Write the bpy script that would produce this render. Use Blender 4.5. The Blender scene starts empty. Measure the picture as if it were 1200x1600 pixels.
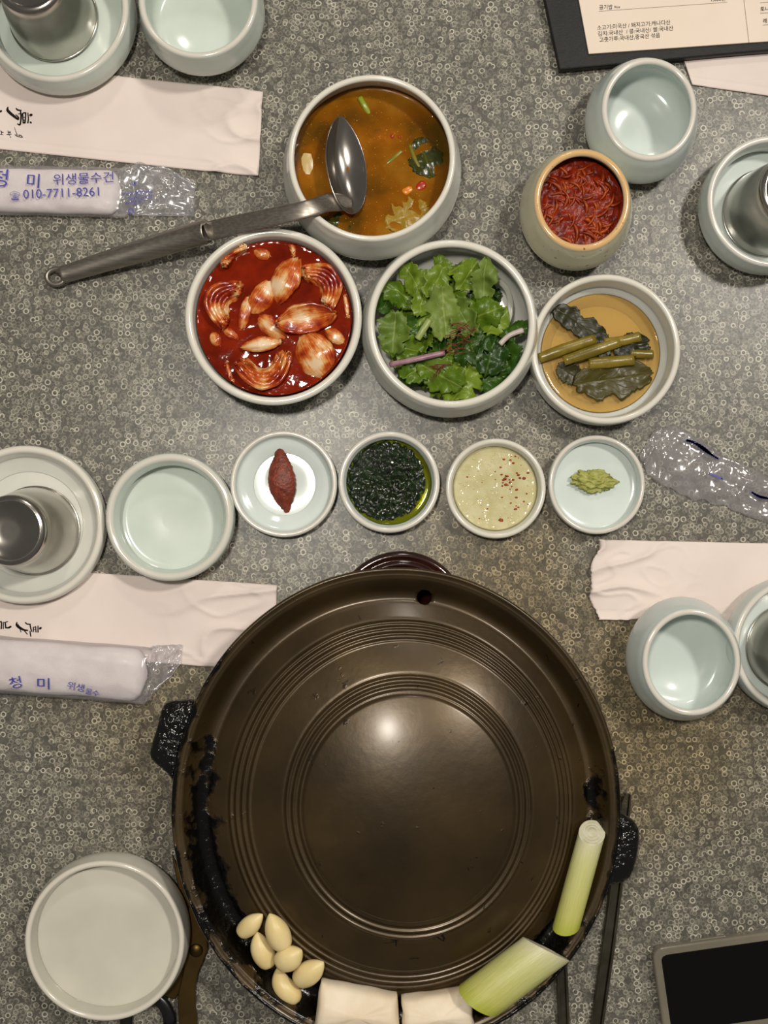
import bpy, bmesh, math, random
from mathutils import Vector, Matrix, noise as mn

# ------------------------------------------------------------------ camera, light, exposure
SC = bpy.context.scene
COL = SC.collection
F = 1900.0                                   # focal length in pixels of the 1200 x 1600 frame
CAM = Vector((-0.005, -0.015, 0.95))         # held almost straight above the table (table top is z = 0)
FWD = (Vector((0, 0, 0)) - CAM).normalized()
RIGHT = FWD.cross(Vector((0, 1, 0))).normalized()
UP = RIGHT.cross(FWD).normalized()

cd = bpy.data.cameras.new('camera')
cam = bpy.data.objects.new('camera', cd)
COL.objects.link(cam)
cd.sensor_fit = 'VERTICAL'
cd.sensor_height = 36.0
cd.lens = F / 1600.0 * 36.0
cd.clip_start = 0.01
cd.clip_end = 20
M = Matrix((RIGHT, UP, -FWD)).transposed().to_4x4()
M.translation = CAM
cam.matrix_world = M
SC.camera = cam

w = bpy.data.worlds.new('world')
SC.world = w
w.use_nodes = True
w.node_tree.nodes['Background'].inputs[0].default_value = (1.0, 0.95, 0.87, 1)
w.node_tree.nodes['Background'].inputs[1].default_value = 0.13

def area(name, loc, target, size, power, col):
    l = bpy.data.lights.new(name, 'AREA')
    l.shape = 'DISK'; l.size = size; l.energy = power; l.color = col
    o = bpy.data.objects.new(name, l); COL.objects.link(o)
    o.location = loc
    d = Vector(target) - Vector(loc)
    o.rotation_euler = d.to_track_quat('-Z', 'Y').to_euler()
    return o
area('pendant_light', (-0.147, 0.165, 1.5), (0, 0, 0), 0.11, 10.5, (1.0, 0.94, 0.84))
area('ceiling_downlight', (1.12, 0.80, 2.4), (0, 0, 0), 0.24, 31.0, (1.0, 0.94, 0.85))
area('far_ceiling_light', (0.15, 1.75, 1.75), (0, 0, 0), 0.25, 7.0, (1.0, 0.93, 0.84))

SC.view_settings.view_transform = 'Standard'
SC.view_settings.look = 'None'
SC.view_settings.exposure = 0.0
SC.view_settings.gamma = 1.0
SC.view_settings.use_curve_mapping = False

# ------------------------------------------------------------------ helpers
def at(px, py, z=0.0):
    d = FWD + RIGHT * ((px - 600.0) / F) - UP * ((py - 800.0) / F)
    t = (z - CAM.z) / d.z
    return CAM + d * t

def S(z):                                    # metres per pixel at height z
    return (CAM.z - z) / F

def lin(c):
    return tuple(((v / 255.0) / 12.92 if v / 255.0 <= 0.04045 else ((v / 255.0 + 0.055) / 1.055) ** 2.4) for v in c) + (1.0,)

def tag(o, label=None, cat=None, group=None, kind=None):
    if label: o['label'] = label
    if cat: o['category'] = cat
    if group: o['group'] = group
    if kind: o['kind'] = kind
    return o

def mk(name, verts, faces, m, parent=None, smooth=True, attrs=None, uvs=None):
    me = bpy.data.meshes.new(name)
    me.from_pydata([tuple(v) for v in verts], [], faces)
    if smooth:
        me.polygons.foreach_set('use_smooth', [True] * len(me.polygons))
    for k, vals in (attrs or {}).items():
        a = me.attributes.new(k, 'FLOAT', 'POINT')
        a.data.foreach_set('value', vals)
    if uvs:
        ul = me.uv_layers.new(name='UVMap')
        flat = []
        for lp in me.loops:
            flat += list(uvs[lp.vertex_index])
        ul.data.foreach_set('uv', flat)
    me.materials.append(m)
    me.update()
    o = bpy.data.objects.new(name, me)
    COL.objects.link(o)
    if parent: o.parent = parent
    return o

def empty(name, loc=(0, 0, 0)):
    o = bpy.data.objects.new(name, None)
    o.empty_display_size = 0.01
    COL.objects.link(o)
    o.location = loc
    return o

def fix_normals(o):
    bm = bmesh.new(); bm.from_mesh(o.data)
    bmesh.ops.recalc_face_normals(bm, faces=bm.faces)
    bm.to_mesh(o.data); bm.free()
    return o

def spline(pts, n=8):
    out = []
    P = [pts[0]] + list(pts) + [pts[-1]]
    for i in range(1, len(P) - 2):
        p0, p1, p2, p3 = P[i - 1], P[i], P[i + 1], P[i + 2]
        for k in range(n):
            t = k / n
            out.append(tuple(0.5 * ((2 * b) + (-a + c) * t + (2 * a - 5 * b + 4 * c - d) * t * t + (-a + 3 * b - 3 * c + d) * t ** 3)
                             for a, b, c, d in zip(p0, p1, p2, p3)))
    out.append(tuple(pts[-1]))
    return out

def lathe(name, prof, m, parent=None, seg=96, loc=(0, 0, 0), ell=1.0, rot=0.0, wob=0.0, seed=0, rimz=None, smooth=True):
    """closed lathe; profile from axis to axis, going up the outside and down the inside"""
    V, Fc, rim = [], [], []
    rings = []
    for (r, z) in prof:
        if r < 1e-6:
            rings.append([len(V)])
            V.append((loc[0], loc[1], loc[2] + z)); rim.append(0.0)
        else:
            ids = []
            for k in range(seg):
                a = 2 * math.pi * k / seg
                ww = 1.0 + wob * mn.noise(Vector((math.cos(a) * 1.3 + seed * 7.1, math.sin(a) * 1.3, z * 8)))
                x, y = r * ww * math.cos(a), r * ww * ell * math.sin(a)
                c, s = math.cos(rot), math.sin(rot)
                ids.append(len(V))
                V.append((loc[0] + x * c - y * s, loc[1] + x * s + y * c, loc[2] + z))
                rim.append(0.0 if rimz is None else max(0.0, min(1.0, (z - rimz) / 0.002)))
            rings.append(ids)
    for a, b in zip(rings[:-1], rings[1:]):
        if len(a) == 1 and len(b) == 1: continue
        for k in range(seg):
            k2 = (k + 1) % seg
            if len(a) == 1: Fc.append((a[0], b[k2], b[k]))
            elif len(b) == 1: Fc.append((a[k], a[k2], b[0]))
            else: Fc.append((a[k], a[k2], b[k2], b[k]))
    return fix_normals(mk(name, V, Fc, m, parent, smooth, {'rim': rim}))

def blob(name, loc, rad, m, parent=None, amp=0.1, freq=2.0, seed=0, sub=3, rot=(0, 0, 0), fine=0.0, ffreq=12, taper=0.0, flat=None):
    bm = bmesh.new()
    bmesh.ops.create_icosphere(bm, subdivisions=sub, radius=1.0)
    R = Matrix.Rotation(rot[2], 3, 'Z') @ Matrix.Rotation(rot[1], 3, 'Y') @ Matrix.Rotation(rot[0], 3, 'X')
    for v in bm.verts:
        p = v.co.copy()
        k = 1 + amp * mn.noise(p * freq + Vector((seed * 3.7, seed * 1.3, 0))) + fine * mn.noise(p * ffreq + Vector((seed, 0, 5)))
        p *= k
        t = 1 - taper * p.x
        p = Vector((p.x * rad[0], p.y * rad[1] * t, p.z * rad[2] * t))
        p = R @ p
        p = p + Vector(loc)
        if flat is not None and p.z < flat: p.z = flat
        v.co = p
    me = bpy.data.meshes.new(name); bm.to_mesh(me); bm.free()
    me.polygons.foreach_set('use_smooth', [True] * len(me.polygons))
    me.materials.append(m)
    o = bpy.data.objects.new(name, me); COL.objects.link(o)
    if parent: o.parent = parent
    return o

def prism(name, poly, z0, z1, m, parent=None, bevel=0.0, px=True, segs=2):
    pts = [at(p[0], p[1], z1) for p in poly] if px else [Vector((p[0], p[1], 0)) for p in poly]
    n = len(pts)
    V = [(p.x, p.y, z0) for p in pts] + [(p.x, p.y, z1) for p in pts]
    Fc = [tuple(range(n))[::-1], tuple(range(n, 2 * n))] + [(i, (i + 1) % n, n + (i + 1) % n, n + i) for i in range(n)]
    o = fix_normals(mk(name, V, Fc, m, parent, False))
    if bevel:
        b = o.modifiers.new('bevel', 'BEVEL'); b.width = bevel; b.segments = segs; b.limit_method = 'ANGLE'; b.angle_limit = 0.7
    return o

def tube(name, pts, radii, m, parent=None, seg=16, squash=(1.0, 1.0), up=Vector((0, 0, 1)), caps=True):
    """sweep an ellipse along points; squash = (side, height) factors; radii may be (side, height) pairs"""
    V, Fc = [], []
    n = len(pts)
    P = [Vector(p) for p in pts]
    for i in range(n):
        t = (P[min(i + 1, n - 1)] - P[max(i - 1, 0)]).normalized()
        side = t.cross(up)
        if side.length < 1e-5: side = t.cross(Vector((1, 0, 0)))
        side.normalize()
        u = side.cross(t).normalized()
        r = radii[i] if hasattr(radii, '__len__') else radii
        ra, rb = (r if hasattr(r, '__len__') else (r * squash[0], r * squash[1]))
        for k in range(seg):
            a = 2 * math.pi * k / seg
            V.append(P[i] + side * (math.cos(a) * ra) + u * (math.sin(a) * rb))
    for i in range(n - 1):
        for k in range(seg):
            k2 = (k + 1) % seg
            Fc.append((i * seg + k, i * seg + k2, (i + 1) * seg + k2, (i + 1) * seg + k))
    if caps:
        Fc.append(tuple(range(seg))[::-1]); Fc.append(tuple(range((n - 1) * seg, n * seg)))
    return fix_normals(mk(name, V, Fc, m, parent))

def sstep(a, b, x):
    t = max(0.0, min(1.0, (x - a) / (b - a)))
    return t * t * (3 - 2 * t)

# ------------------------------------------------------------------ materials
def nodes(name):
    m = bpy.data.materials.new(name); m.use_nodes = True
    nt = m.node_tree
    return m, nt, nt.nodes['Principled BSDF']

def nn(nt, kind, **kw):
    n = nt.nodes.new(kind)
    for k, v in kw.items():
        if k.startswith('i_'):
            key = k[2:]
            n.inputs[int(key) if key.isdigit() else key].default_value = v
        else: setattr(n, k, v)
    return n

def ramp(nt, src, stops):
    r = nt.nodes.new('ShaderNodeValToRGB')
    e = r.color_ramp.elements
    e[0].position, e[0].color = stops[0]
    e[1].position, e[1].color = stops[-1]
    for p, c in stops[1:-1]:
        x = e.new(p); x.color = c
    nt.links.new(src, r.inputs[0])
    return r

def mth(nt, op, a, b=None, c=None, clamp=False):
    n = nt.nodes.new('ShaderNodeMath'); n.operation = op; n.use_clamp = clamp
    for i, v in enumerate((a, b, c)):
        if v is None: continue
        if isinstance(v, (int, float)): n.inputs[i].default_value = v
        else: nt.links.new(v, n.inputs[i])
    return n.outputs[0]

def mixc(nt, fac, a, b, mode='MIX'):
    n = nt.nodes.new('ShaderNodeMix'); n.data_type = 'RGBA'; n.blend_type = mode
    if isinstance(fac, (int, float)): n.inputs[0].default_value = fac
    else: nt.links.new(fac, n.inputs[0])
    for i, v in ((6, a), (7, b)):
        if isinstance(v, tuple): n.inputs[i].default_value = v
        else: nt.links.new(v, n.inputs[i])
    return n.outputs[2]

def simple(name, c1, c2=None, rough=0.5, metal=0.0, scale=40.0, bump=0.0, bscale=None, coat=0.0, spec=0.5, detail=4.0, lo=0.35, hi=0.65, sss=0.0, trans=0.0, bdist=0.001, stretch=None):
    m, nt, b = nodes(name)
    tc = nn(nt, 'ShaderNodeTexCoord')
    vec = tc.outputs['Object']
    if stretch:
        mp = nn(nt, 'ShaderNodeMapping'); mp.inputs['Scale'].default_value = stretch
        nt.links.new(vec, mp.inputs[0]); vec = mp.outputs[0]
    n = nn(nt, 'ShaderNodeTexNoise', i_Scale=scale, i_Detail=detail)
    nt.links.new(vec, n.inputs['Vector'])
    r = ramp(nt, n.outputs[0], [(lo, lin(c1)), (hi, lin(c2 or c1))])
    nt.links.new(r.outputs[0], b.inputs['Base Color'])
    b.inputs['Roughness'].default_value = rough
    b.inputs['Metallic'].default_value = metal
    b.inputs['Specular IOR Level'].default_value = spec
    b.inputs['Coat Weight'].default_value = coat
    b.inputs['Coat Roughness'].default_value = 0.08
    if sss:
        b.inputs['Subsurface Weight'].default_value = sss
        b.inputs['Subsurface Radius'].default_value = (0.004, 0.003, 0.002)
        b.inputs['Subsurface Scale'].default_value = 1.0
    if bump:
        n2 = nn(nt, 'ShaderNodeTexNoise', i_Scale=bscale or scale * 3, i_Detail=4.0)
        nt.links.new(vec, n2.inputs['Vector'])
        bp = nn(nt, 'ShaderNodeBump', i_Strength=bump, i_Distance=bdist)
        nt.links.new(n2.outputs[0], bp.inputs['Height'])
        nt.links.new(bp.outputs[0], b.inputs['Normal'])
    return m

def glaze(name, body, rim, rough=0.14, speck=0.0):
    m, nt, b = nodes(name)
    tc = nn(nt, 'ShaderNodeTexCoord')
    n = nn(nt, 'ShaderNodeTexNoise', i_Scale=22.0, i_Detail=3.0)
    nt.links.new(tc.outputs['Object'], n.inputs['Vector'])
    dk = tuple(int(v * 0.955) for v in body)
    r = ramp(nt, n.outputs[0], [(0.35, lin(dk)), (0.65, lin(body))])
    at_ = nn(nt, 'ShaderNodeAttribute', attribute_name='rim')
    col = mixc(nt, at_.outputs['Fac'], r.outputs[0], lin(rim))
    if speck:
        n3 = nn(nt, 'ShaderNodeTexNoise', i_Scale=260.0, i_Detail=2.0)
        nt.links.new(tc.outputs['Object'], n3.inputs['Vector'])
        r3 = ramp(nt, n3.outputs[0], [(0.68, (0, 0, 0, 1)), (0.74, (1, 1, 1, 1))])
        col = mixc(nt, mth(nt, 'MULTIPLY', r3.outputs[0], speck), col, lin((120, 60, 25)))
    nt.links.new(col, b.inputs['Base Color'])
    b.inputs['Roughness'].default_value = rough
    b.inputs['Specular IOR Level'].default_value = 0.5
    n2 = nn(nt, 'ShaderNodeTexNoise', i_Scale=60.0, i_Detail=2.0)
    nt.links.new(tc.outputs['Object'], n2.inputs['Vector'])
    bp = nn(nt, 'ShaderNodeBump', i_Strength=0.05, i_Distance=0.001)
    nt.links.new(n2.outputs[0], bp.inputs['Height'])
    nt.links.new(bp.outputs[0], b.inputs['Normal'])
    return m

def table_material():
    m, nt, b = nodes('ring_speckled_laminate')
    tc = nn(nt, 'ShaderNodeTexCoord')
    obj = tc.outputs['Object']
    n = nn(nt, 'ShaderNodeTexNoise', i_Scale=70.0, i_Detail=6.0, i_Roughness=0.7)
    nt.links.new(obj, n.inputs['Vector'])
    base = ramp(nt, n.outputs[0], [(0.3, lin((72, 70, 64))), (0.7, lin((98, 95, 88)))])
    col = base.outputs[0]
    def layer(col, scale, off, rmin, rmax, wid, keep, bright, strength, fill=0.0, hollow=0.0):
        mp = nn(nt, 'ShaderNodeMapping'); mp.inputs['Location'].default_value = off
        nt.links.new(obj, mp.inputs[0])
        v = nn(nt, 'ShaderNodeTexVoronoi', voronoi_dimensions='2D', i_Scale=scale, i_Randomness=1.0)
        nt.links.new(mp.outputs[0], v.inputs['Vector'])
        sp = nn(nt, 'ShaderNodeSeparateColor')
        nt.links.new(v.outputs['Color'], sp.inputs[0])
        r = mth(nt, 'MULTIPLY_ADD', sp.outputs[0], rmax - rmin, rmin)
        d = mth(nt, 'ABSOLUTE', mth(nt, 'SUBTRACT', v.outputs['Distance'], r))
        ring = mth(nt, 'SUBTRACT', 1.0, mth(nt, 'DIVIDE', d, wid), clamp=True)
        ring = mth(nt, 'MULTIPLY', ring, 1.7, clamp=True)
        on = mth(nt, 'LESS_THAN', sp.outputs[1], keep)
        amt = mth(nt, 'MULTIPLY', mth(nt, 'MULTIPLY', ring, on), mth(nt, 'MULTIPLY_ADD', sp.outputs[2], 0.75 * strength, 0.25 * strength))
        if fill:
            disc = mth(nt, 'LESS_THAN', v.outputs['Distance'], r)
            dd = mth(nt, 'MULTIPLY', mth(nt, 'MULTIPLY', disc, on), mth(nt, 'MULTIPLY', sp.outputs[2], fill))
            amt = mth(nt, 'MAXIMUM', amt, dd)
        if hollow:
            ins = mth(nt, 'MULTIPLY', mth(nt, 'MULTIPLY', mth(nt, 'LESS_THAN', v.outputs['Distance'], r), on), mth(nt, 'MULTIPLY', sp.outputs[2], hollow))
            col = mixc(nt, ins, col, lin((70, 67, 60)))
        return mixc(nt, amt, col, lin(bright))
    col = layer(col, 300.0, (0.31, 0.12, 0), 0.2, 0.5, 0.22, 0.6, (96, 92, 83), 0.5, 0.3)
    col = layer(col, 240.0, (0.02, 0.33, 0), 0.30, 0.48, 0.125, 0.75, (146, 141, 127), 0.62)
    col = layer(col, 330.0, (0.57, 0.41, 0), 0.18, 0.40, 0.15, 0.5, (156, 152, 137), 0.5, 0.3)
    col = layer(col, 215.0, (0.13, 0.71, 0), 0.30, 0.44, 0.115, 0.6, (174, 169, 153), 0.82, 0.14)
    col = layer(col, 185.0, (0.77, 0.05, 0), 0.26, 0.38, 0.105, 0.46, (200, 195, 178), 0.95, hollow=0.6)
    # uneven yellow tint multiplied into the laminate colour around the grill
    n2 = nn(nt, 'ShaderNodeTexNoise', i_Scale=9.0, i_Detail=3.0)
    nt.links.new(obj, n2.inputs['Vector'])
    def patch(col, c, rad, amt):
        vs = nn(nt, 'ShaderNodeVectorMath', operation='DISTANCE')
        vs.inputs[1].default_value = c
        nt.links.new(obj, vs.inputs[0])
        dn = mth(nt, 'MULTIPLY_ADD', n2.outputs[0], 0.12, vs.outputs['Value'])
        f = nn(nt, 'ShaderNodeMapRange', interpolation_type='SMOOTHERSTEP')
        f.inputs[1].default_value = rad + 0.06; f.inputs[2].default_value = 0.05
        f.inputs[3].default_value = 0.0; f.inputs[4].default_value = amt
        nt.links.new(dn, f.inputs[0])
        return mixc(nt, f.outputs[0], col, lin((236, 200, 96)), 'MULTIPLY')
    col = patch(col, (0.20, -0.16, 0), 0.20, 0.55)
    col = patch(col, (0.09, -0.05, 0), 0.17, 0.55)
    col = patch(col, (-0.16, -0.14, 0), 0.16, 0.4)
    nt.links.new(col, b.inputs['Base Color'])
    b.inputs['Roughness'].default_value = 0.33
    b.inputs['Specular IOR Level'].default_value = 0.36
    n3 = nn(nt, 'ShaderNodeTexNoise', i_Scale=220.0, i_Detail=2.0)
    nt.links.new(obj, n3.inputs['Vector'])
    bp = nn(nt, 'ShaderNodeBump', i_Strength=0.12, i_Distance=0.0006)
    nt.links.new(n3.outputs[0], bp.inputs['Height'])
    nt.links.new(bp.outputs[0], b.inputs['Normal'])
    return m

def film(name, base=0.10, edge=0.55, tint=(235, 232, 238), diffuse=0.0):
    m = bpy.data.materials.new(name); m.use_nodes = True
    nt = m.node_tree; nt.nodes.clear()
    out = nn(nt, 'ShaderNodeOutputMaterial')
    tr = nn(nt, 'ShaderNodeBsdfTransparent'); tr.inputs[0].default_value = (0.95, 0.95, 0.96, 1)
    gl = nn(nt, 'ShaderNodeBsdfGlossy'); gl.inputs[0].default_value = (1, 1, 1, 1); gl.inputs['Roughness'].default_value = 0.17
    df = nn(nt, 'ShaderNodeBsdfDiffuse'); df.inputs[0].default_value = lin(tint)
    lw = nn(nt, 'ShaderNodeLayerWeight', i_Blend=0.35)
    fac = mth(nt, 'MULTIPLY_ADD', lw.outputs['Fresnel'], edge, base, clamp=True)
    m1 = nn(nt, 'ShaderNodeMixShader'); nt.links.new(fac, m1.inputs[0]); nt.links.new(tr.outputs[0], m1.inputs[1]); nt.links.new(gl.outputs[0], m1.inputs[2])
    m2 = nn(nt, 'ShaderNodeMixShader'); m2.inputs[0].default_value = diffuse
    nt.links.new(m1.outputs[0], m2.inputs[1]); nt.links.new(df.outputs[0], m2.inputs[2])
    nt.links.new(m2.outputs[0], out.inputs[0])
    return m

def liquid(name, tint, murk, c1, c2, rough=0.06, scale=30.0, lo=0.35, hi=0.65, bump=0.0, bscale=300.0, c3=None):
    """see-through liquid: coloured transparency, cloudy body, shiny skin"""
    m = bpy.data.materials.new(name); m.use_nodes = True
    nt = m.node_tree; nt.nodes.clear()
    out = nn(nt, 'ShaderNodeOutputMaterial')
    tc = nn(nt, 'ShaderNodeTexCoord')
    n = nn(nt, 'ShaderNodeTexNoise', i_Scale=scale, i_Detail=4.0)
    nt.links.new(tc.outputs['Object'], n.inputs['Vector'])
    stops = [(lo, lin(c1)), (hi, lin(c2))] if c3 is None else [(lo, lin(c1)), ((lo + hi) / 2, lin(c3)), (hi, lin(c2))]
    r = ramp(nt, n.outputs[0], stops)
    tr = nn(nt, 'ShaderNodeBsdfTransparent'); tr.inputs[0].default_value = lin(tint)
    df = nn(nt, 'ShaderNodeBsdfDiffuse'); nt.links.new(r.outputs[0], df.inputs[0])
    gl = nn(nt, 'ShaderNodeBsdfGlossy'); gl.inputs['Roughness'].default_value = rough
    if bump:
        n2 = nn(nt, 'ShaderNodeTexNoise', i_Scale=bscale, i_Detail=2.0)
        nt.links.new(tc.outputs['Object'], n2.inputs['Vector'])
        bp = nn(nt, 'ShaderNodeBump', i_Strength=bump, i_Distance=0.001)
        nt.links.new(n2.outputs[0], bp.inputs['Height']); nt.links.new(bp.outputs[0], gl.inputs['Normal'])
    m1 = nn(nt, 'ShaderNodeMixShader'); m1.inputs[0].default_value = murk
    nt.links.new(tr.outputs[0], m1.inputs[1]); nt.links.new(df.outputs[0], m1.inputs[2])
    fr = nn(nt, 'ShaderNodeFresnel', i_IOR=1.36)
    m2 = nn(nt, 'ShaderNodeMixShader'); nt.links.new(fr.outputs[0], m2.inputs[0])
    nt.links.new(m1.outputs[0], m2.inputs[1]); nt.links.new(gl.outputs[0], m2.inputs[2])
    nt.links.new(m2.outputs[0], out.inputs[0])
    return m

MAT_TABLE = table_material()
CELADON = glaze('celadon_glaze', (212, 221, 216), (214, 208, 197))
CELADON2 = glaze('pale_celadon_glaze', (207, 216, 207), (210, 205, 193))
WHITE = glaze('white_porcelain_glaze', (214, 214, 205), (218, 213, 200))
CREAM = glaze('cream_glaze', (212, 206, 184), (212, 176, 128), speck=0.0)
STAINED = glaze('stained_cream_glaze', (206, 200, 172), (214, 172, 116), speck=0.9)
STEEL = simple('stainless_steel', (165, 160, 152), (185, 180, 172), rough=0.2, metal=1.0, scale=30, bump=0.03, bscale=90)
STEEL_BRUSH = simple('brushed_steel', (150, 143, 133), (176, 168, 158), rough=0.42, metal=1.0, scale=60, bump=0.05, stretch=(1, 12, 12))
STEEL_DARK = simple('worn_dark_steel', (92, 82, 62), (112, 101, 80), rough=0.34, metal=1.0, scale=80)
PAPER = simple('pinkish_white_paper', (222, 207, 200), (230, 216, 208), rough=0.75, scale=14, bump=0.06, bscale=500, spec=0.2)
INK = simple('black_ink', (18, 14, 12), (30, 24, 20), rough=0.7, spec=0.2)
BLUE = simple('blue_print_ink', (52, 52, 150), (66, 66, 165), rough=0.4)

# ------------------------------------------------------------------ setting: floor, table
fl = mk('floor', [(-3, -3, -0.74), (3, -3, -0.74), (3, 3, -0.74), (-3, 3, -0.74)], [(0, 1, 2, 3)],
        simple('dark_wood_floor', (70, 52, 36), (88, 66, 46), rough=0.5, scale=6, stretch=(1, 12, 1)), None, False)
fl['kind'] = 'structure'
tb = empty('table', (0, 0, -0.74))
tag(tb, 'grey laminate dining table with small overlapping ring pattern under all the dishes', 'table')
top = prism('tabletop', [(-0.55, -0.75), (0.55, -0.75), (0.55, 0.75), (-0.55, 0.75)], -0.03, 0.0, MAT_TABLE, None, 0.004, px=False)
top.parent = tb; top.matrix_parent_inverse = Matrix.Translation((0, 0, 0.74))
LEGM = simple('black_steel_leg', (28, 27, 26), (36, 35, 33), rough=0.45, metal=0.6)
for sx in (-1, 1):
    for sy in (-1, 1):
        lg = prism('leg', [(sx * 0.48 - 0.02, sy * 0.66 - 0.02), (sx * 0.48 + 0.02, sy * 0.66 - 0.02), (sx * 0.48 + 0.02, sy * 0.66 + 0.02), (sx * 0.48 - 0.02, sy * 0.66 + 0.02)],
                   -0.74, -0.03, LEGM, None, 0.003, px=False)
        lg.parent = tb; lg.matrix_parent_inverse = Matrix.Translation((0, 0, 0.74))

# ------------------------------------------------------------------ crockery
def cup_profile(Rb, Rr, h, t=0.004, foot=0.5, bulge=0.45, floor=0.006):
    o = spline([(foot * Rb, 0.0), (foot * Rb + 0.004, 0.0012), (0.86 * Rb, 0.2 * h), (Rb, bulge * h), ((Rb * 0.45 + Rr * 0.55), 0.80 * h), (Rr, h - t * 0.5)], 7)
    lip = [(Rr - t * (0.5 - 0.5 * math.cos(a)), h - t * 0.5 + t * 0.5 * math.sin(a)) for a in [math.pi * k / 7 for k in range(1, 7)]]
    i = spline([(Rr - t, h - t * 0.5), (Rb * 0.5 + Rr * 0.5 - t, 0.74 * h), (Rb - t * 1.1, 0.46 * h), (0.80 * Rb, 0.22 * h), (0.55 * Rb, floor + 0.002), (0.3 * Rb, floor), (0.0, floor)], 7)
    return [(0.0, 0.0)] + o + lip + i

def dish_profile(R, h, t=0.0045, foot=0.62, floor=0.005, wall=0.90, side=1.0, fil=0.25, sag=0.0):
    """low straight-sided dish with a thick round lip"""
    o = spline([(foot * R, 0.0), (foot * R + 0.003, 0.001), (0.945 * R * side, 0.2 * h), (R * side, 0.55 * h), (R, h - t * 0.5)], 7)
    lip = [(R - t * (0.5 - 0.5 * math.cos(a)), h - t * 0.5 + t * 0.5 * math.sin(a)) for a in [math.pi * k / 8 for k in range(1, 8)]]
    i = spline([(R - t, h - t * 0.5), (R - t * 1.35, h * 0.62), (wall * R - 0.001, floor + fil * (h - floor) * 0.6), (wall * R - fil * R * 0.35, floor + 0.0006 + sag), (0.68 * R, floor + sag * 0.62), (0.45 * R, floor + sag * 0.2), (0.2 * R, floor - 0.0006)], 7)
    return [(0.0, 0.0)] + o + lip + i + [(0.0, floor - 0.0008)]

def vessel(name, label, cat, cpx, rpx, h, m, kind='dish', group=None, base=0.0, ry=None, **kw):
    c = at(cpx[0], cpx[1], h + base)
    R = rpx * S(h + base)
    if kind == 'cup':
        prof = cup_profile(kw.pop('rb') * S(h * 0.45), R, h, **{k: v for k, v in kw.items() if k in ('t', 'foot', 'bulge', 'floor')})
    else:
        prof = dish_profile(R, h, **{k: v for k, v in kw.items() if k in ('t', 'foot', 'floor', 'wall', 'side', 'fil', 'sag')})
    o = lathe(name, prof, m, None, 128, (0, 0, 0), wob=0.006, seed=len(label), rimz=h - 0.0022, ell=(ry / rpx) if ry else 1.0)
    o.location = (c.x, c.y, base)
    tag(o, label, cat, group)
    return o, c, R, prof

# small sauce dishes in a row
SD = 'small sauce dishes in a row'
d_paste = vessel('sauce_dish', 'pale celadon sauce dish holding a spindle of red-brown paste', 'dish', (443, 756), 83.5, 0.017, CELADON, group=SD, t=0.004, wall=0.74, foot=0.55, floor=0.005, fil=0.45)
d_green = vessel('sauce_dish', 'pale celadon sauce dish filled with dark green herb sauce', 'dish', (608, 753), 79.5, 0.020, CELADON, group=SD, t=0.0045, wall=0.93)
d_salt = vessel('sauce_dish', 'white sauce dish filled with cloudy pale yellow sauce and chilli flakes', 'dish', (775, 763), 78.5, 0.019, WHITE, group=SD, t=0.0042, wall=0.94)
d_wasabi = vessel('sauce_dish', 'pale blue-white sauce dish with a dab of green wasabi', 'dish', (933, 757), 75.5, 0.019, CELADON, group=SD, t=0.0036, wall=0.92, ry=77.5)

# large bowls
soup_b = vessel('soup_bowl', 'deep white porcelain bowl of orange vegetable soup with a ladle in it', 'bowl', (581, 246), 132, 0.066, WHITE, 'cup', rb=139, t=0.0046, foot=0.5)
kim_b = vessel('kimchi_bowl', 'white porcelain bowl of onion kimchi in red brine', 'bowl', (427, 494), 139, 0.050, WHITE, 'dish', t=0.006, wall=0.87, foot=0.6, side=0.96)
sal_b = vessel('salad_bowl', 'white porcelain bowl holding torn green lettuce salad', 'bowl', (706, 505), 133, 0.052, WHITE, 'cup', rb=138, t=0.0058, foot=0.55)
gre_b = vessel('pickle_bowl', 'wide white porcelain dish of pickled greens in yellow vinegar', 'bowl', (947, 545), 118, 0.036, WHITE, 'dish', t=0.005, wall=0.90, foot=0.6, fil=0.6)
jar_b = vessel('relish_bowl', 'small cream stoneware bowl with orange rim full of red shredded relish', 'bowl', (910, 312), 76, 0.058, STAINED, 'cup', rb=88, t=0.005, foot=0.5, ry=81)

# empty cups, bowls and plates
EB = 'empty rounded celadon cups'
vessel('tea_bowl', 'empty rounded celadon cup touching the black menu corner', 'cup', (1015, 170), 75, 0.056, CELADON, 'cup', EB, rb=88, ry=82, t=0.0045, floor=0.006)
vessel('tea_bowl', 'empty rounded celadon cup on the edge of the torn paper sleeve, right of grill pan', 'cup', (1081, 1035), 77, 0.052, CELADON, 'cup', EB, rb=88, ry=84, t=0.0045, base=0.0028)
vessel('tea_bowl', 'empty rounded celadon cup at the top edge, next to steel cup on saucer', 'cup', (309, -2), 94, 0.050, CELADON2, 'cup', EB, rb=97, t=0.005)
vessel('small_plate', 'empty shallow celadon bowl with thick grey rim left of the paste dish', 'bowl', (264, 808), 100, 0.031, CELADON2, 'dish', t=0.0065, wall=0.90, foot=0.6)
vessel('side_plate', 'empty cream white dish beside the scissors at lower left', 'dish', (163, 1471), 124, 0.036, glaze('ivory_glaze', (206, 202, 188), (212, 206, 192)), 'dish', t=0.0045, wall=0.95, foot=0.66, side=1.03, floor=0.02, fil=0.12)

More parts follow.
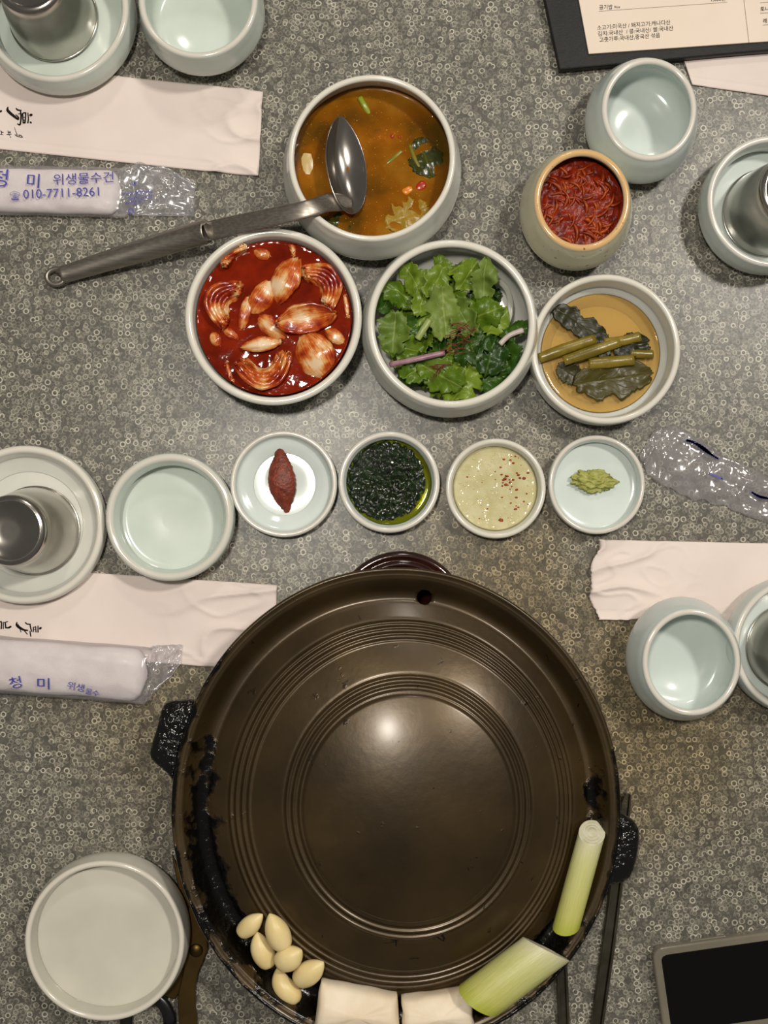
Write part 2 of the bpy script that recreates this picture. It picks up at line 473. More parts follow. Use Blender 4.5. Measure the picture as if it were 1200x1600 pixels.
SG = 'saucers carrying upturned steel cups'
sau = []
sau.append((vessel('saucer', 'celadon saucer under the upturned steel cup in the top left corner', 'saucer', (84, 12), 117, 0.034, CELADON2, 'dish', SG, t=0.0055, wall=0.93, side=1.045, foot=0.55, fil=0.15, sag=0.0025), (80, 29), 0.0))
sau.append((vessel('saucer', 'wide flat white saucer under the dark-bottomed steel cup at left', 'saucer', (38, 820), 124, 0.020, WHITE, 'dish', SG, t=0.006, wall=0.86, foot=0.5, fil=0.5), (56, 829), 0.0))
sau.append((vessel('saucer', 'deep celadon saucer under the steel cup at the right edge below the menu', 'saucer', (1209, 314), 104, 0.036, CELADON, 'dish', SG, t=0.005, wall=0.94, side=1.03, foot=0.55, fil=0.12, sag=0.003), (1202, 334), 0.0))
sau.append((vessel('saucer', 'celadon saucer and cup base cut by right edge, touching the rounded cup', 'saucer', (1254, 1010), 108, 0.032, CELADON, 'dish', SG, t=0.005, wall=0.93, side=1.02, foot=0.5, base=0.0028, fil=0.15, sag=0.003), (1234, 1012), 0.0028))

def steel_cup(label, cpx, zb):
    z0 = zb
    c = at(cpx[0], cpx[1], z0)
    R = 70 * S(z0)
    H = 0.068
    root = empty('steel_cup', (c.x, c.y, z0))
    tag(root, label, 'cup', 'upturned stainless steel water cups')
    prof = spline([(R - 0.0012, 0.0), (R, 0.0008), (R - 0.0002, 0.002), (R - 0.0012, 0.0035), (R - 0.0022, 0.014), (R - 0.0052, 0.036), (R - 0.0078, 0.052), (R - 0.0086, 0.061), (R - 0.0098, 0.0662), (R - 0.0128, H)], 6)
    inner = [(R - 0.0145, H - 0.0008), (R - 0.0155, H - 0.0022), (0.006, H - 0.0026), (0, H - 0.0026), ]
    under = [(0, H - 0.0036), (R - 0.0145, H - 0.0036), (R - 0.0105, 0.06), (R - 0.0062, 0.036), (R - 0.0032, 0.014), (R - 0.0022, 0.001)]
    body = lathe('cup_body', under[:0] + prof + inner + under[0:], STEEL, root, 96)
    lathe('rolled_rim', [(R - 0.0012 + 0.0011 * math.cos(a), 0.0012 + 0.0011 * math.sin(a)) for a in [2 * math.pi * k / 10 for k in range(11)]], STEEL, root, 96)
    return root
steel_cup('upturned steel cup on celadon saucer in the top left corner', (84, 28), 0.0082)
steel_cup('upturned steel cup with dark shiny bottom on flat white saucer at left', sau[1][1], 0.0054)
steel_cup('upturned steel cup on deep celadon saucer at the right edge below menu', (1197, 333), 0.0078)
steel_cup('upturned steel cup on celadon saucer beside the torn paper sleeve', sau[3][1], 0.0104)
# ------------------------------------------------------------------ printed lettering helpers
def text_mesh(body, size):
    cu = bpy.data.curves.new('txt', 'FONT')
    cu.body = body; cu.size = size; cu.resolution_u = 3
    ob = bpy.data.objects.new('txt', cu); COL.objects.link(ob)
    bpy.context.view_layer.update()
    me = bpy.data.meshes.new_from_object(ob)
    V = [v.co.copy() for v in me.vertices]; Fc = [tuple(p.vertices) for p in me.polygons]
    bpy.data.objects.remove(ob); bpy.data.curves.remove(cu); bpy.data.meshes.remove(me)
    return V, Fc

def lettering(name, items, zf, m, parent, z_at=0.003):
    """items: (text, px of baseline start, px of baseline end or angle, cap size in px, xstretch); laid on height zf(x, y)"""
    V, Fc = [], []
    for body, p0, ang, size, xs in items:
        tv, tf = text_mesh(body, size)
        if not tv: continue
        c, s = math.cos(math.radians(ang)), math.sin(math.radians(ang))
        b = len(V)
        for v in tv:
            x, y = v.x * xs, v.y
            px, py = p0[0] + x * c - y * s, p0[1] - (x * s + y * c)
            w_ = at(px, py, z_at)
            V.append((w_.x, w_.y, zf(w_.x, w_.y)))
        Fc += [tuple(i + b for i in f) for f in tf]
    return mk(name, V, Fc, m, parent, False)

def brush(name, strokes, zf, m, parent, z_at=0.003):
    """strokes: lists of (px, py, width px)"""
    V, Fc = [], []
    def put(px, py):
        w_ = at(px, py, z_at); V.append((w_.x, w_.y, zf(w_.x, w_.y))); return len(V) - 1
    for si, st in enumerate(strokes):
        st = spline(st, 4) if len(st) > 2 else list(st)
        for (x, y, wd) in st:
            c = put(x, y)
            ring = [put(x + wd / 2 * math.cos(a), y + wd / 2 * math.sin(a)) for a in [2 * math.pi * k / 10 for k in range(10)]]
            for k in range(10): Fc.append((c, ring[(k + 1) % 10], ring[k]))
        for (x0, y0, w0), (x1, y1, w1) in zip(st[:-1], st[1:]):
            d = math.hypot(x1 - x0, y1 - y0) or 1
            nx, ny = -(y1 - y0) / d, (x1 - x0) / d
            Fc.append((put(x0 + nx * w0 / 2, y0 + ny * w0 / 2), put(x1 + nx * w1 / 2, y1 + ny * w1 / 2),
                       put(x1 - nx * w1 / 2, y1 - ny * w1 / 2), put(x0 - nx * w0 / 2, y0 - ny * w0 / 2)))
    return mk(name, V, Fc, m, parent, False)

# ------------------------------------------------------------------ paper sleeves
def ridge(p):
    return 1 - abs(mn.noise(p)) * 2

def sleeve(label, corners, seed, crum, amp=0.0038, nx=110, ny=50, torn=False, base=0.0014):
    """corners px: tl, tr, br, bl of the folded paper sleeve; crum(u, v) says where it is crumpled"""
    def hgt(u, v):
        k = crum(u, v)
        p = Vector((u * 4.5 + v * 0.8 + seed * 5.3, v * 2.0 - u * 1.2, seed))
        f = max(0, ridge(p)) ** 4 * 1.0 + max(0, ridge(p * 1.7 + Vector((3, 1, 0)))) ** 6 * 0.45
        puff = 0.0011 * math.sin(math.pi * max(0, min(1, v))) ** 0.6
        return base + puff + amp * k * f + 0.0003 * mn.noise(Vector((u * 4, v * 2, seed))) - 0.0004 * math.exp(-((v - 0.9) / 0.012) ** 2)
    tl, tr, br, bl = [at(c[0], c[1], 0.002) for c in corners]
    V, Fc = [], []
    for j in range(ny + 1):
        for i in range(nx + 1):
            u, v = i / nx, j / ny
            p = (tl * (1 - u) + tr * u) * (1 - v) + (bl * (1 - u) + br * u) * v
            if torn:
                q = math.exp(-u * 9)
                p = p + (tr - tl).normalized() * (0.004 * q * (math.sin(v * 7.5 + 0.7) * 0.8 + 0.5 * math.sin(v * 13 + 1) + 0.3 * mn.noise(Vector((v * 30, 0, seed)))))
            V.append((p.x, p.y, hgt(u, v)))
    for j in range(ny):
        for i in range(nx):
            a = j * (nx + 1) + i
            Fc.append((a, a + nx + 1, a + nx + 2, a + 1))
    root = empty('paper_sleeve', ((tl.x + br.x) / 2, (tl.y + br.y) / 2, 0))
    tag(root, label, 'paper sleeve', 'paper chopstick sleeves')
    o = mk('sleeve_paper', V, Fc, PAPER)
    o.parent = root; o.matrix_parent_inverse = Matrix.Translation(-root.location)
    sd = o.modifiers.new('solid', 'SOLIDIFY'); sd.thickness = 0.0009; sd.offset = -1
    ex, ey = tr - tl, bl - tl
    def zf(x, y):
        d = Vector((x - tl.x, y - tl.y))
        det = ex.x * ey.y - ex.y * ey.x
        u = (d.x * ey.y - d.y * ey.x) / det; v = (ex.x * d.y - ex.y * d.x) / det
        return hgt(u, v) + 0.00025
    return root, zf

def hang_on(o, root, kind):
    """hang a sub-part on the last part of that kind under root (parts and sub-parts share the root's frame)"""
    ps_ = [c for c in root.children if c.name.split('.')[0] == kind]
    o.parent = ps_[-1]
    return o

def child(o, root):
    o.parent = root; o.matrix_parent_inverse = Matrix.Translation(-root.location); return o

s1, z1 = sleeve('printed white paper sleeve right under the top-left celadon saucer', [(-120, 85), (411, 143), (404, 276), (-120, 220)], 1,
                lambda u, v: sstep(0.72, 0.95, u))
K = 130 / 1200.0
def T(strokes, oy): return [[(x * K, y * K + oy, wd * K) for x, y, wd in st] for st in strokes]
dream = [[(112, 438, 18), (108, 480, 40), (150, 525, 42), (210, 575, 38), (255, 612, 26)], [(228, 548, 14), (262, 580, 22), (266, 612, 20)], [(232, 455, 18), (258, 478, 24), (305, 482, 16)],
         [(292, 480, 18), (303, 560, 24), (298, 640, 22), (285, 690, 24), (252, 678, 16)], [(322, 530, 16), (345, 518, 20), (372, 520, 20)], [(325, 530, 22), (330, 600, 20), (335, 665, 20)], [(370, 520, 20), (366, 600, 20), (358, 662, 24)],
         [(332, 582, 12), (362, 582, 12)], [(332, 624, 12), (362, 626, 12)], [(332, 662, 18), (358, 664, 18)], [(402, 522, 16), (408, 600, 18), (402, 662, 20)], [(440, 552, 40), (452, 548, 36)], [(440, 655, 28), (446, 662, 24)],
         [(262, 535, 12), (292, 530, 14)], [(-5, 500, 32), (15, 492, 30)],
         [(205, 725, 5), (228, 790, 8), (245, 838, 12)], [(215, 832, 12), (245, 855, 12), (262, 858, 10)], [(262, 838, 9), (300, 842, 10), (320, 866, 14)], [(262, 862, 9), (318, 868, 10)], [(280, 834, 8), (275, 862, 8)],
         [(112, 775, 8), (120, 800, 16), (150, 790, 9)], [(135, 788, 8), (155, 812, 9)], [(98, 828, 14), (130, 830, 12), (158, 828, 10)], [(125, 812, 9), (135, 842, 9)], [(148, 862, 14), (150, 868, 12)],
         [(5, 775, 9), (30, 800, 14), (48, 795, 8)], [(0, 828, 10), (40, 832, 9)], [(20, 795, 9), (18, 828, 9)]]
hang_on(brush('brush_lettering', T(dream, 120), z1, INK, None), s1, 'sleeve_paper')

s2, z2 = sleeve('printed white paper sleeve tucked under the left side of the grill pan', [(-120, 878), (433, 914), (428, 1048), (-120, 1012)], 2,
                lambda u, v: sstep(0.6, 0.85, u) * 1.0)
left_mark = [[(242, 300, 14), (240, 340, 36), (285, 380, 40), (340, 408, 28), (395, 416, 20)], [(365, 302, 16), (388, 324, 20), (438, 326, 14)], [(430, 330, 18), (440, 380, 20), (452, 430, 18)], [(480, 372, 18), (476, 435, 18)],
             [(512, 362, 16), (516, 440, 18)], [(480, 372, 12), (514, 366, 12)], [(478, 405, 10), (514, 405, 10)], [(545, 352, 16), (546, 440, 20)], [(575, 388, 34), (586, 380, 30)],
             [(-5, 296, 16), (18, 294, 18), (14, 390, 22)], [(45, 300, 16), (44, 390, 16)], [(60, 302, 12), (106, 290, 16)], [(74, 310, 20), (80, 380, 22)], [(85, 378, 20), (120, 378, 26), (150, 362, 28)],
             [(262, 330, 10), (300, 440, 12)], [(340, 410, 14), (390, 470, 16)], [(430, 430, 16), (440, 500, 18)]]
hang_on(brush('brush_lettering', T(left_mark, 940), z2, INK, None), s2, 'sleeve_paper')

s3, z3 = sleeve('plain white paper sleeve with torn wavy end, right of the grill pan', [(927, 843), (1330, 852), (1330, 974), (925, 967)], 3,
                lambda u, v: sstep(0.55, 0.05, u), amp=0.0042, torn=True)
s4, z4 = sleeve('blank pinkish paper sleeve poking out from under the black menu', [(1042, 20), (1330, 48), (1330, 168), (1082, 132)], 4,
                lambda u, v: 0.2, amp=0.002)

# ------------------------------------------------------------------ wrapped wet towels
TOWEL = simple('white_towel_cloth', (216, 206, 204), (228, 219, 216), rough=0.9, scale=60, bump=0.25, bscale=900, spec=0.1)
FILM = film('clear_plastic_film', 0.05, 0.5, diffuse=0.10)
FILM2 = film('crumpled_clear_film', 0.08, 0.55, (190, 184, 184), diffuse=0.20)

def wrapped_towel(label, a_px, b_px, halfw, hgt, flare, seed, z0=0.0005):
    """towel roll between px a and b, plastic sleeve goes on to px points in flare [(x, y, halfwidth px, height)]"""
    a, b = at(a_px[0], a_px[1], 0.006), at(b_px[0], b_px[1], 0.006)
    ax = (b - a); L = ax.length; ax.normalize(); sd = Vector((-ax.y, ax.x, 0))
    W = halfw * S(0.006)
    root = empty('wet_towel', (a.x, a.y, 0))
    tag(root, label, 'wet towel', 'plastic-wrapped wet towels')
    def section(grow, n=40, m=28, rough=0.0):
        V, Fc = [], []
        for i in range(n + 1):
            u = i / n
            e = min(1.0, ((1 - u) * L / (W * 0.55)))
            e = math.sqrt(max(0.02, 1 - (1 - min(1, e)) ** 2)) if e < 1 else 1.0
            wv = 1 + 0.06 * mn.noise(Vector((u * 5, seed, 0)))
            for k in range(m):
                t = 2 * math.pi * k / m
                cx, cz = math.cos(t), math.sin(t)
                sx = math.copysign(abs(cx) ** 0.75, cx); sz = math.copysign(abs(cz) ** 0.8, cz)
                nz = mn.noise(Vector((u * 16, k * 0.45, seed * 3.0))) * 0.0008 + rough * max(0, ridge(Vector((u * 22 + k * 0.5, k * 0.9, seed)))) ** 3
                y = sx * (W * e * wv + grow)
                z = (hgt / 2) * (1 + sz * e) + (grow * sz if sz > 0 else 0) + nz * (1 if sz > 0 else 0.0)
                V.append(a + ax * (u * L) + sd * y + Vector((0, 0, z0 - 0.006 + z + (0.0 if sz > -2 else 0))))
        for i in range(n):
            for k in range(m):
                k2 = (k + 1) % m
                Fc.append((i * m + k, i * m + k2, (i + 1) * m + k2, (i + 1) * m + k))
        Fc.append(tuple(range(m))); Fc.append(tuple(range(n * m, n * m + m))[::-1])
        return V, Fc
    V, Fc = section(0)
    child(fix_normals(mk('towel_roll', V, Fc, TOWEL)), root)
    # plastic sleeve: same tube a little larger, then a crumpled flat end
    m = 44
    stations = [(a + ax * (L * i / 50.0), W + 0.0022, hgt + 0.0012) for i in range(51)]
    last = stations[-1]
    fl_pts = [(b.x / S(0), 0)] and [(at(x, y, 0.003), hw * S(0.003), h_) for x, y, hw, h_ in flare]
    seq = [(stations[-1][0], stations[-1][1], stations[-1][2])] + fl_pts
    for (p0, w0, h0), (p1, w1, h1) in zip(seq[:-1], seq[1:]):
        for k in range(1, 15):
            t = k / 14.0
            stations.append((p0 * (1 - t) + p1 * t, w0 * (1 - t) + w1 * t, h0 * (1 - t) + h1 * t))
    V, Fc = [], []
    n = len(stations)
    for i, (p, wd, hh) in enumerate(stations):
        fla = sstep(48, 58, i)
        for k in range(m):
            t = 2 * math.pi * k / m
            cx, cz = math.cos(t), math.sin(t)
            sx = math.copysign(abs(cx) ** 0.8, cx); sz = math.copysign(abs(cz) ** 0.8, cz)
            q = Vector((i * 0.09 + k * 0.05, k * 0.34, seed * 2.2))
            cr = (max(0, ridge(q)) ** 3) * (0.0012 + 0.0040 * fla) + mn.noise(q * 1.6) * (0.0003 + 0.0010 * fla)
            edge = abs(sx) ** 3
            y = sx * (wd * (1 + (0.05 + 0.16 * fla) * mn.noise(Vector((i * 0.13, 4 if sx > 0 else 9, seed))))) 
            z = hh * 0.5 * (1 + sz) + (cr if sz > -0.2 else 0.0) * (1 - 0.5 * edge)
            V.append(Vector((p.x, p.y, 0)) + sd * y + Vector((0, 0, z0 + max(0.0, z))))
    for i in range(n - 1):
        for k in range(m):
            k2 = (k + 1) % m
            Fc.append((i * m + k, i * m + k2, (i + 1) * m + k2, (i + 1) * m + k))
    child(fix_normals(mk('plastic_wrapper', V, Fc, FILM, None, True)), root)
    def zf(x, y):
        d = Vector((x - a.x, y - a.y, 0))
        v = min(0.98, abs(d.dot(sd)) / (W + 0.0022))
        return z0 + (hgt + 0.0012) * 0.5 * (1 + (1 - v ** 2.5) ** 0.4) + 0.0026
    return root, zf

t1, zt1 = wrapped_towel('plastic-wrapped wet towel with blue phone number below the top-left sleeve', (-90, 296), (190, 302), 34, 0.013,
                        [(215, 298, 40, 0.009), (260, 300, 38, 0.006), (304, 312, 26, 0.003)], 3)
hang_on(lettering('blue_lettering', [('청', (-14, 291), -3, 31, 1.15), ('미', (42, 294), -3, 25, 1.1), ('위생물수건', (85, 291), 3, 19.5, 1.08), ('☎', (18, 313), -2, 13, 1.0), ('010-7711-8261', (39, 313), 2.2, 19.5, 1.02)],
      zt1, BLUE, None, 0.012), t1, 'plastic_wrapper')
hang_on(lettering('small_blue_print', [('제2003080448', (192, 308), 8, 8, 1.0), ('전라남도식품', (200, 314), 6, 7, 1.0), ('위생물수건', (196, 322), 10, 7, 1.0), ('※', (206, 292), 0, 14, 1.0), ('◎', (200, 335), 0, 12, 1.0)],
      lambda x, y: 0.0135, BLUE, None, 0.012), t1, 'plastic_wrapper')
t2, zt2 = wrapped_towel('plastic-wrapped wet towel lying over the brush-lettered sleeve left of grill pan', (-90, 1030), (232, 1054), 40, 0.016,
                        [(244, 1046, 38, 0.010), (268, 1032, 26, 0.006), (285, 1022, 14, 0.003)], 8, 0.0035)
hang_on(lettering('blue_lettering', [('청', (20, 1074), 12, 20, 1.25), ('미', (60, 1073), -2, 20, 1.35), ('위생', (108, 1073), -12, 14, 1.1), ('물수', (136, 1081), -14, 11, 1.1)],
      lambda x, y: max(0.004, zt2(x, y)), BLUE, None, 0.014), t2, 'plastic_wrapper')

def wrapper_sheet(label, center, seed):
    """emptied plastic wrapper: flattened crumpled double film along px points (x, y, halfwidth)"""
    pts = spline([(x, y, wd) for x, y, wd in center], 16)
    n = len(pts); m = 36
    V, Fc = [], []
    P = [at(x, y, 0.002) for x, y, wd in pts]
    for i in range(n):
        t = (P[min(i + 1, n - 1)] - P[max(i - 1, 0)]).normalized(); sd = Vector((-t.y, t.x, 0))
        wd = pts[i][2] * S(0)
        for k in range(m):
            a = 2 * math.pi * k / m
            cx, cz = math.cos(a), math.sin(a)
            q = Vector((i * 0.21, cx * 2.6 + (2 if cz > 0 else 7), seed * 1.7))
            q = Vector((i * 0.075 + cx * 0.5, cx * 1.9 + (2 if cz > 0 else 7), seed * 1.7))
            cr = max(0, ridge(q)) ** 3 * 0.0050 + max(0, ridge(q * 1.9)) ** 4 * 0.0024
            y = cx * wd * (1 + 0.16 * mn.noise(Vector((i * 0.2, 3 if cx > 0 else 8, seed))))
            z = 0.0006 + (0.002 + cr) * max(0.0, cz) ** 0.6 + (0.0012 * max(0, 1 - abs(cz)) * max(0, mn.noise(Vector((i * .3, cx, seed)))))
            V.append(P[i] + sd * y + Vector((0, 0, z - 0.002)))
    for i in range(n - 1):
        for k in range(m):
            k2 = (k + 1) % m
            Fc.append((i * m + k, i * m + k2, (i + 1) * m + k2, (i + 1) * m + k))
    root = empty('plastic_wrapper', (P[0].x, P[0].y, 0))
    tag(root, label, 'wrapper')
    child(fix_normals(mk('film', V, Fc, FILM2, None, True)), root)
    return root
wr = wrapper_sheet('emptied crumpled clear plastic wrapper right of the wasabi dish', [(1012, 690, 26), (1040, 706, 46), (1085, 734, 44), (1130, 752, 38), (1190, 776, 36), (1260, 800, 36)], 5)
for st in [[(1072, 688, 4), (1085, 692, 5), (1100, 702, 7), (1112, 711, 4), (1122, 717, 3)], [(1174, 769, 3), (1186, 776, 5), (1200, 779, 4), (1215, 784, 4)], [(1108, 740, 2), (1128, 748, 3)]]:
    hang_on(brush('blue_print', [st], lambda x, y: 0.0068, BLUE, None, 0.006), wr, 'film')

# ------------------------------------------------------------------ menu
MENU_BLACK = simple('black_leatherette', (13, 12, 11), (22, 20, 18), rough=0.5, spec=0.3, scale=200, bump=0.2, bscale=900)
PAGE = simple('cream_menu_paper', (222, 206, 188), (230, 214, 198), rough=0.6, scale=12, spec=0.3)
mc = at(1000, 40, 0)
menu = empty('menu_book', (mc.x, mc.y, 0)); tag(menu, 'open black menu book with cream pages of printed dish origins', 'menu')
child(prism('cover', [(874, 109), (1166, 82), (1420, 62), (1420, -380), (1120, -380), (770, -380)], 0.0045, 0.0105, MENU_BLACK, None, 0.0012), menu)
child(prism('back_cover', [(880, 112), (1166, 86), (1420, 66), (1420, -380), (1120, -380), (775, -380)], 0.0036, 0.0046, MENU_BLACK, None), menu)
child(prism('left_page', [(920, 84), (1170, 66.5), (1162, 0), (1112, -360), (838, -360)], 0.0104, 0.0124, PAGE, None, 0.0004), menu)
child(prism('right_page', [(1170.6, 66.5), (1420, 50), (1420, -360), (1112.6, -360), (1162.6, 0)], 0.0104, 0.0122, PAGE, None, 0.0004), menu)
zm = lambda x, y: 0.0127
for it in [('공기밥', (936, 14.5), 2.2, 8.2, 0.95), ('Rice', (960, 12.6), 2, 5.2, 1.0), ('1,000원', (1110, 2.0), 2.5, 8.2, 0.95),
      ('소고기:미국산 / 돼지고기:캐나다산', (933, 46.5), 4.5, 8.4, 0.97), ('김치:국내산  / 콩:국내산/ 쌀:국내산', (934, 56.0), 4.5, 8.4, 0.99), ('고춧가루:국내산,중국산 섞음', (936.5, 65.2), 4.5, 8.4, 0.97),
      ('토니', (1188, 17), 3, 8, 1.0), ('레', (1192, 35.5), 3, 8, 1.0)]:
    hang_on(lettering('menu_text', [it], zm, INK, None, 0.0127), menu, 'right_page' if it[1][0] > 1170 else 'left_page')
RULE = simple('grey_rule', (130, 120, 108), rough=0.7)
for st in [[(936, 17.5, 0.5), (1136, 3.5, 0.5)], [(1188, 20.5, 0.5), (1260, 16, 0.5)], [(1192, 39, 0.5), (1260, 34, 0.5)], [(1188, 4, 0.5), (1260, -1, 0.5)]]:
    hang_on(brush('ruled_line', [st], zm, RULE, None, 0.0127), menu, 'right_page' if st[0][0] > 1170 else 'left_page')

# ------------------------------------------------------------------ phone
PC = simple('clear_grey_phone_case', (112, 106, 92), (126, 119, 104), rough=0.18, scale=20, spec=0.6)
SCREEN = simple('black_glass_screen', (2, 2, 2), (3, 3, 3), rough=0.04, spec=0.5)
def rrect(c, hx, hy, r, ang, z):
    pts = []
    ca, sa = math.cos(ang), math.sin(ang)
    for sx, sy, a0 in ((1, 1, 0), (-1, 1, 90), (-1, -1, 180), (1, -1, 270)):
        for k in range(7):
            a = math.radians(a0 + 15 * k)
            x, y = sx * (hx - r) + r * math.cos(a), sy * (hy - r) + r * math.sin(a)
            pts.append((c.x + x * ca - y * sa, c.y + x * sa + y * ca))
    return pts
ang = math.radians(8.0)
pcn = at(1018, 1482, 0.009)
ca, sa = math.cos(ang), math.sin(ang)
hx, hy = 0.077, 0.0358
pc = Vector((pcn.x + hx * ca + hy * sa, pcn.y + hx * sa - hy * ca, 0))
ph = empty('smartphone', (pc.x, pc.y, 0)); tag(ph, 'smartphone with black screen in a clear grey case at lower right', 'phone')
child(prism('phone_case', rrect(pc, hx, hy, 0.009, ang, 0), 0.0, 0.0095, PC, None, 0.0022, px=False, segs=4), ph)
child(prism('phone_screen', rrect(pc, hx - 0.0062, hy - 0.0062, 0.0045, ang, 0), 0.006, 0.0101, SCREEN, None, 0.0003, px=False), ph)
sb = Vector((pc.x - (hx - 0.045) * ca - (hy - 0.0005) * sa, pc.y - (hx - 0.045) * sa + (hy - 0.0005) * ca, 0))
hang_on(prism('side_button', rrect(sb, 0.014, 0.0012, 0.0011, ang, 0), 0.003, 0.0065, PC, None, 0.0004, px=False), ph, 'phone_case')

# ------------------------------------------------------------------ tongs and scissors
def strip(name, pts, widths, z0, th, m, parent, dome=0.3, ridge_amp=0.0):
    """flat metal strip along px points, given half widths in px, with raised long ribs"""
    prof = [(-1, 0), (-1, 0.7), (-0.86, 1), (-0.55, 1), (-0.42, 1 - ridge_amp), (0.42, 1 - ridge_amp), (0.55, 1), (0.86, 1), (1, 0.7), (1, 0)]
    V, Fc = [], []
    n = len(pts); m_ = len(prof)
    for i, (x, y) in enumerate(pts):
        zz = z0[i] if hasattr(z0, '__len__') else z0
        p = at(x, y, zz + th)
        q0, q1 = pts[max(i - 1, 0)], pts[min(i + 1, n - 1)]
        d = (at(q1[0], q1[1], 0) - at(q0[0], q0[1], 0)).normalized(); sd = Vector((-d.y, d.x, 0))
        for (c, h_) in prof:
            v = p + sd * (c * widths[i] * S(0)); V.append((v.x, v.y, zz + th * h_))
    for i in range(n - 1):
        for k in range(m_):
            k2 = (k + 1) % m_
            Fc.append((i * m_ + k, i * m_ + k2, (i + 1) * m_ + k2, (i + 1) * m_ + k))
    Fc.append(tuple(range(m_))); Fc.append(tuple(range((n - 1) * m_, n * m_)))
    return fix_normals(mk(name, V, Fc, m, parent, False))
TONG = simple('dull_dark_steel', (96, 90, 78), (118, 111, 98), rough=0.32, metal=1.0, scale=60)
tg_c = at(930, 1500, 0)
tg = empty('serving_tongs', (tg_c.x, tg_c.y, 0)); tag(tg, 'steel tongs with ribbed arms reaching under the right side of grill pan', 'tongs')
child(strip('tong_arm', [(982, 1241), (979, 1256), (975, 1285), (964, 1383), (950, 1490), (934, 1602), (900, 1860), (893, 1920)], [5, 8, 9, 10, 10.5, 10, 10, 8], 0.0, 0.006, TONG, None, ridge_amp=0.45), tg)
child(strip('tong_arm', [(874, 1290), (875, 1330), (876, 1400), (878, 1505), (882, 1602), (890, 1860), (893, 1920)], [5, 8, 9, 9, 9, 10, 8], 0.0, 0.006, TONG, None, ridge_amp=0.45), tg)
for k in range(5):
    p = at(974 + k * 1.2, 1240 + k * 5, 0.0)
    child(prism('gripping_tooth', [(974 - 2 + k * 0.1, 1243 + k * 5), (980, 1241 + k * 5), (978, 1245.5 + k * 5)], 0.0, 0.0052, TONG, None), tg)

SCISSOR = simple('bronze_brown_scissor_steel', (84, 66, 36), (98, 78, 46), rough=0.42, metal=1.0, scale=40)
BLACKP = simple('black_handle_plastic', (16, 15, 15), (22, 21, 20), rough=0.28, scale=40)
sc_c = at(307, 1486, 0)
sc = empty('kitchen_scissors', (sc_c.x, sc_c.y, 0)); tag(sc, 'bronze-brown scissors with black handle between dish and grill pan', 'scissors')
child(prism('blade', [(324, 1470), (324, 1484), (317, 1503), (309, 1522), (305, 1546), (305.5, 1575), (308, 1602), (312, 1640), (280, 1640), (279, 1590), (277, 1560), (286, 1520), (290, 1490), (289, 1468), (297, 1395), (312, 1330), (322, 1400)], 0.0052, 0.0080, SCISSOR, None, 0.0006), sc)
child(prism('blade', [(324, 1472), (318, 1500), (300, 1530), (282, 1550), (272, 1562), (254, 1556), (268, 1530), (284, 1500), (288, 1470), (280, 1395), (268, 1335), (296, 1390)], 0.0020, 0.0048, SCISSOR, None, 0.0006), sc)
pv = at(306, 1486, 0.0095)
pvt = lathe('pivot_screw', [(0, 0.0), (0.0052, 0.0), (0.0052, 0.0085), (0.0046, 0.0094), (0.0, 0.0096)], SCISSOR, None, 32, (pv.x, pv.y, 0.0))
hang_on(pvt, sc, 'blade')
def loop(name, cx, cy, rx, ry, wd, z, m, root, a0=0, a1=360):
    pts = [at(cx + rx * math.cos(math.radians(a)), cy + ry * math.sin(math.radians(a)), z) for a in range(a0, a1 + 1, 10)]
    return child(tube(name, pts, wd * S(z), m, None, 14, (1.0, 0.62)), root)
loop('handle_loop', 231, 1598, 34, 41, 10, 0.0065, BLACKP, sc)
loop('handle_loop', 310, 1690, 30, 50, 10, 0.0065, BLACKP, sc)

# ------------------------------------------------------------------ grill pan on its stand
PCX, PCY = 619.0, 1264.0
ELL = 376.0 / 351.0
PZ0 = 0.083
SP = S(0.062)                                  # metres per pixel at the pan
pan_c = at(PCX, PCY, 0.062)
def pan_off(rp):                               # rings sit a little off-centre in the hand-cast lid
    k = 1 - sstep(170, 345, rp)
    return Vector((19 * SP * k, 6 * SP * k, 0))
RINGS = [(168, 0.0011), (178, 0.0013), (188, 0.0012), (242, 0.0010), (251, 0.0012), (260, 0.0012), (268, 0.0010)]
def pan_z(rp):
    r = rp * SP
    dome = PZ0 - r * r / (2 * 0.262)
    z = dome
    for rr, a in RINGS:
        z += a * math.exp(-((rp - rr) / 2.0) ** 2) - 0.35 * a * math.exp(-((rp - rr - 4.2) / 2.0) ** 2)
    z += 0.0018 * (1 - sstep(160, 168, rp))
    if rp > 296:
        wall = 0.0452 + 0.0150 * sstep(306, 342, rp) ** 1.2 + 0.0010 * math.exp(-((rp - 334) / 2.5) ** 2)
        t = sstep(296, 308, rp)
        z = z * (1 - t) + wall * t
    return z
def pan_px(px, py):
    """height of the pan's upper face under pixel (px, py)"""
    rp = math.hypot(px - PCX, (py - PCY) / ELL)
    return pan_z(rp)

m, nt, b = nodes('seasoned_cast_iron')
tc = nn(nt, 'ShaderNodeTexCoord')
n1 = nn(nt, 'ShaderNodeTexNoise', i_Scale=16.0, i_Detail=6.0); nt.links.new(tc.outputs['Object'], n1.inputs['Vector'])
base = ramp(nt, n1.outputs[0], [(0.3, lin((50, 38, 19))), (0.55, lin((66, 51, 27))), (0.75, lin((80, 63, 35)))])
char_a = nn(nt, 'ShaderNodeAttribute', attribute_name='char')
n2 = nn(nt, 'ShaderNodeTexNoise', i_Scale=70.0, i_Detail=5.0); nt.links.new(tc.outputs['Object'], n2.inputs['Vector'])
cm = mth(nt, 'MULTIPLY', mth(nt, 'SUBTRACT', mth(nt, 'ADD', char_a.outputs['Fac'], mth(nt, 'MULTIPLY', mth(nt, 'SUBTRACT', n2.outputs[0], 0.5), 2.2)), 0.42), 4.0, clamp=True)
col0 = mixc(nt, cm, base.outputs[0], lin((9, 7, 5)))
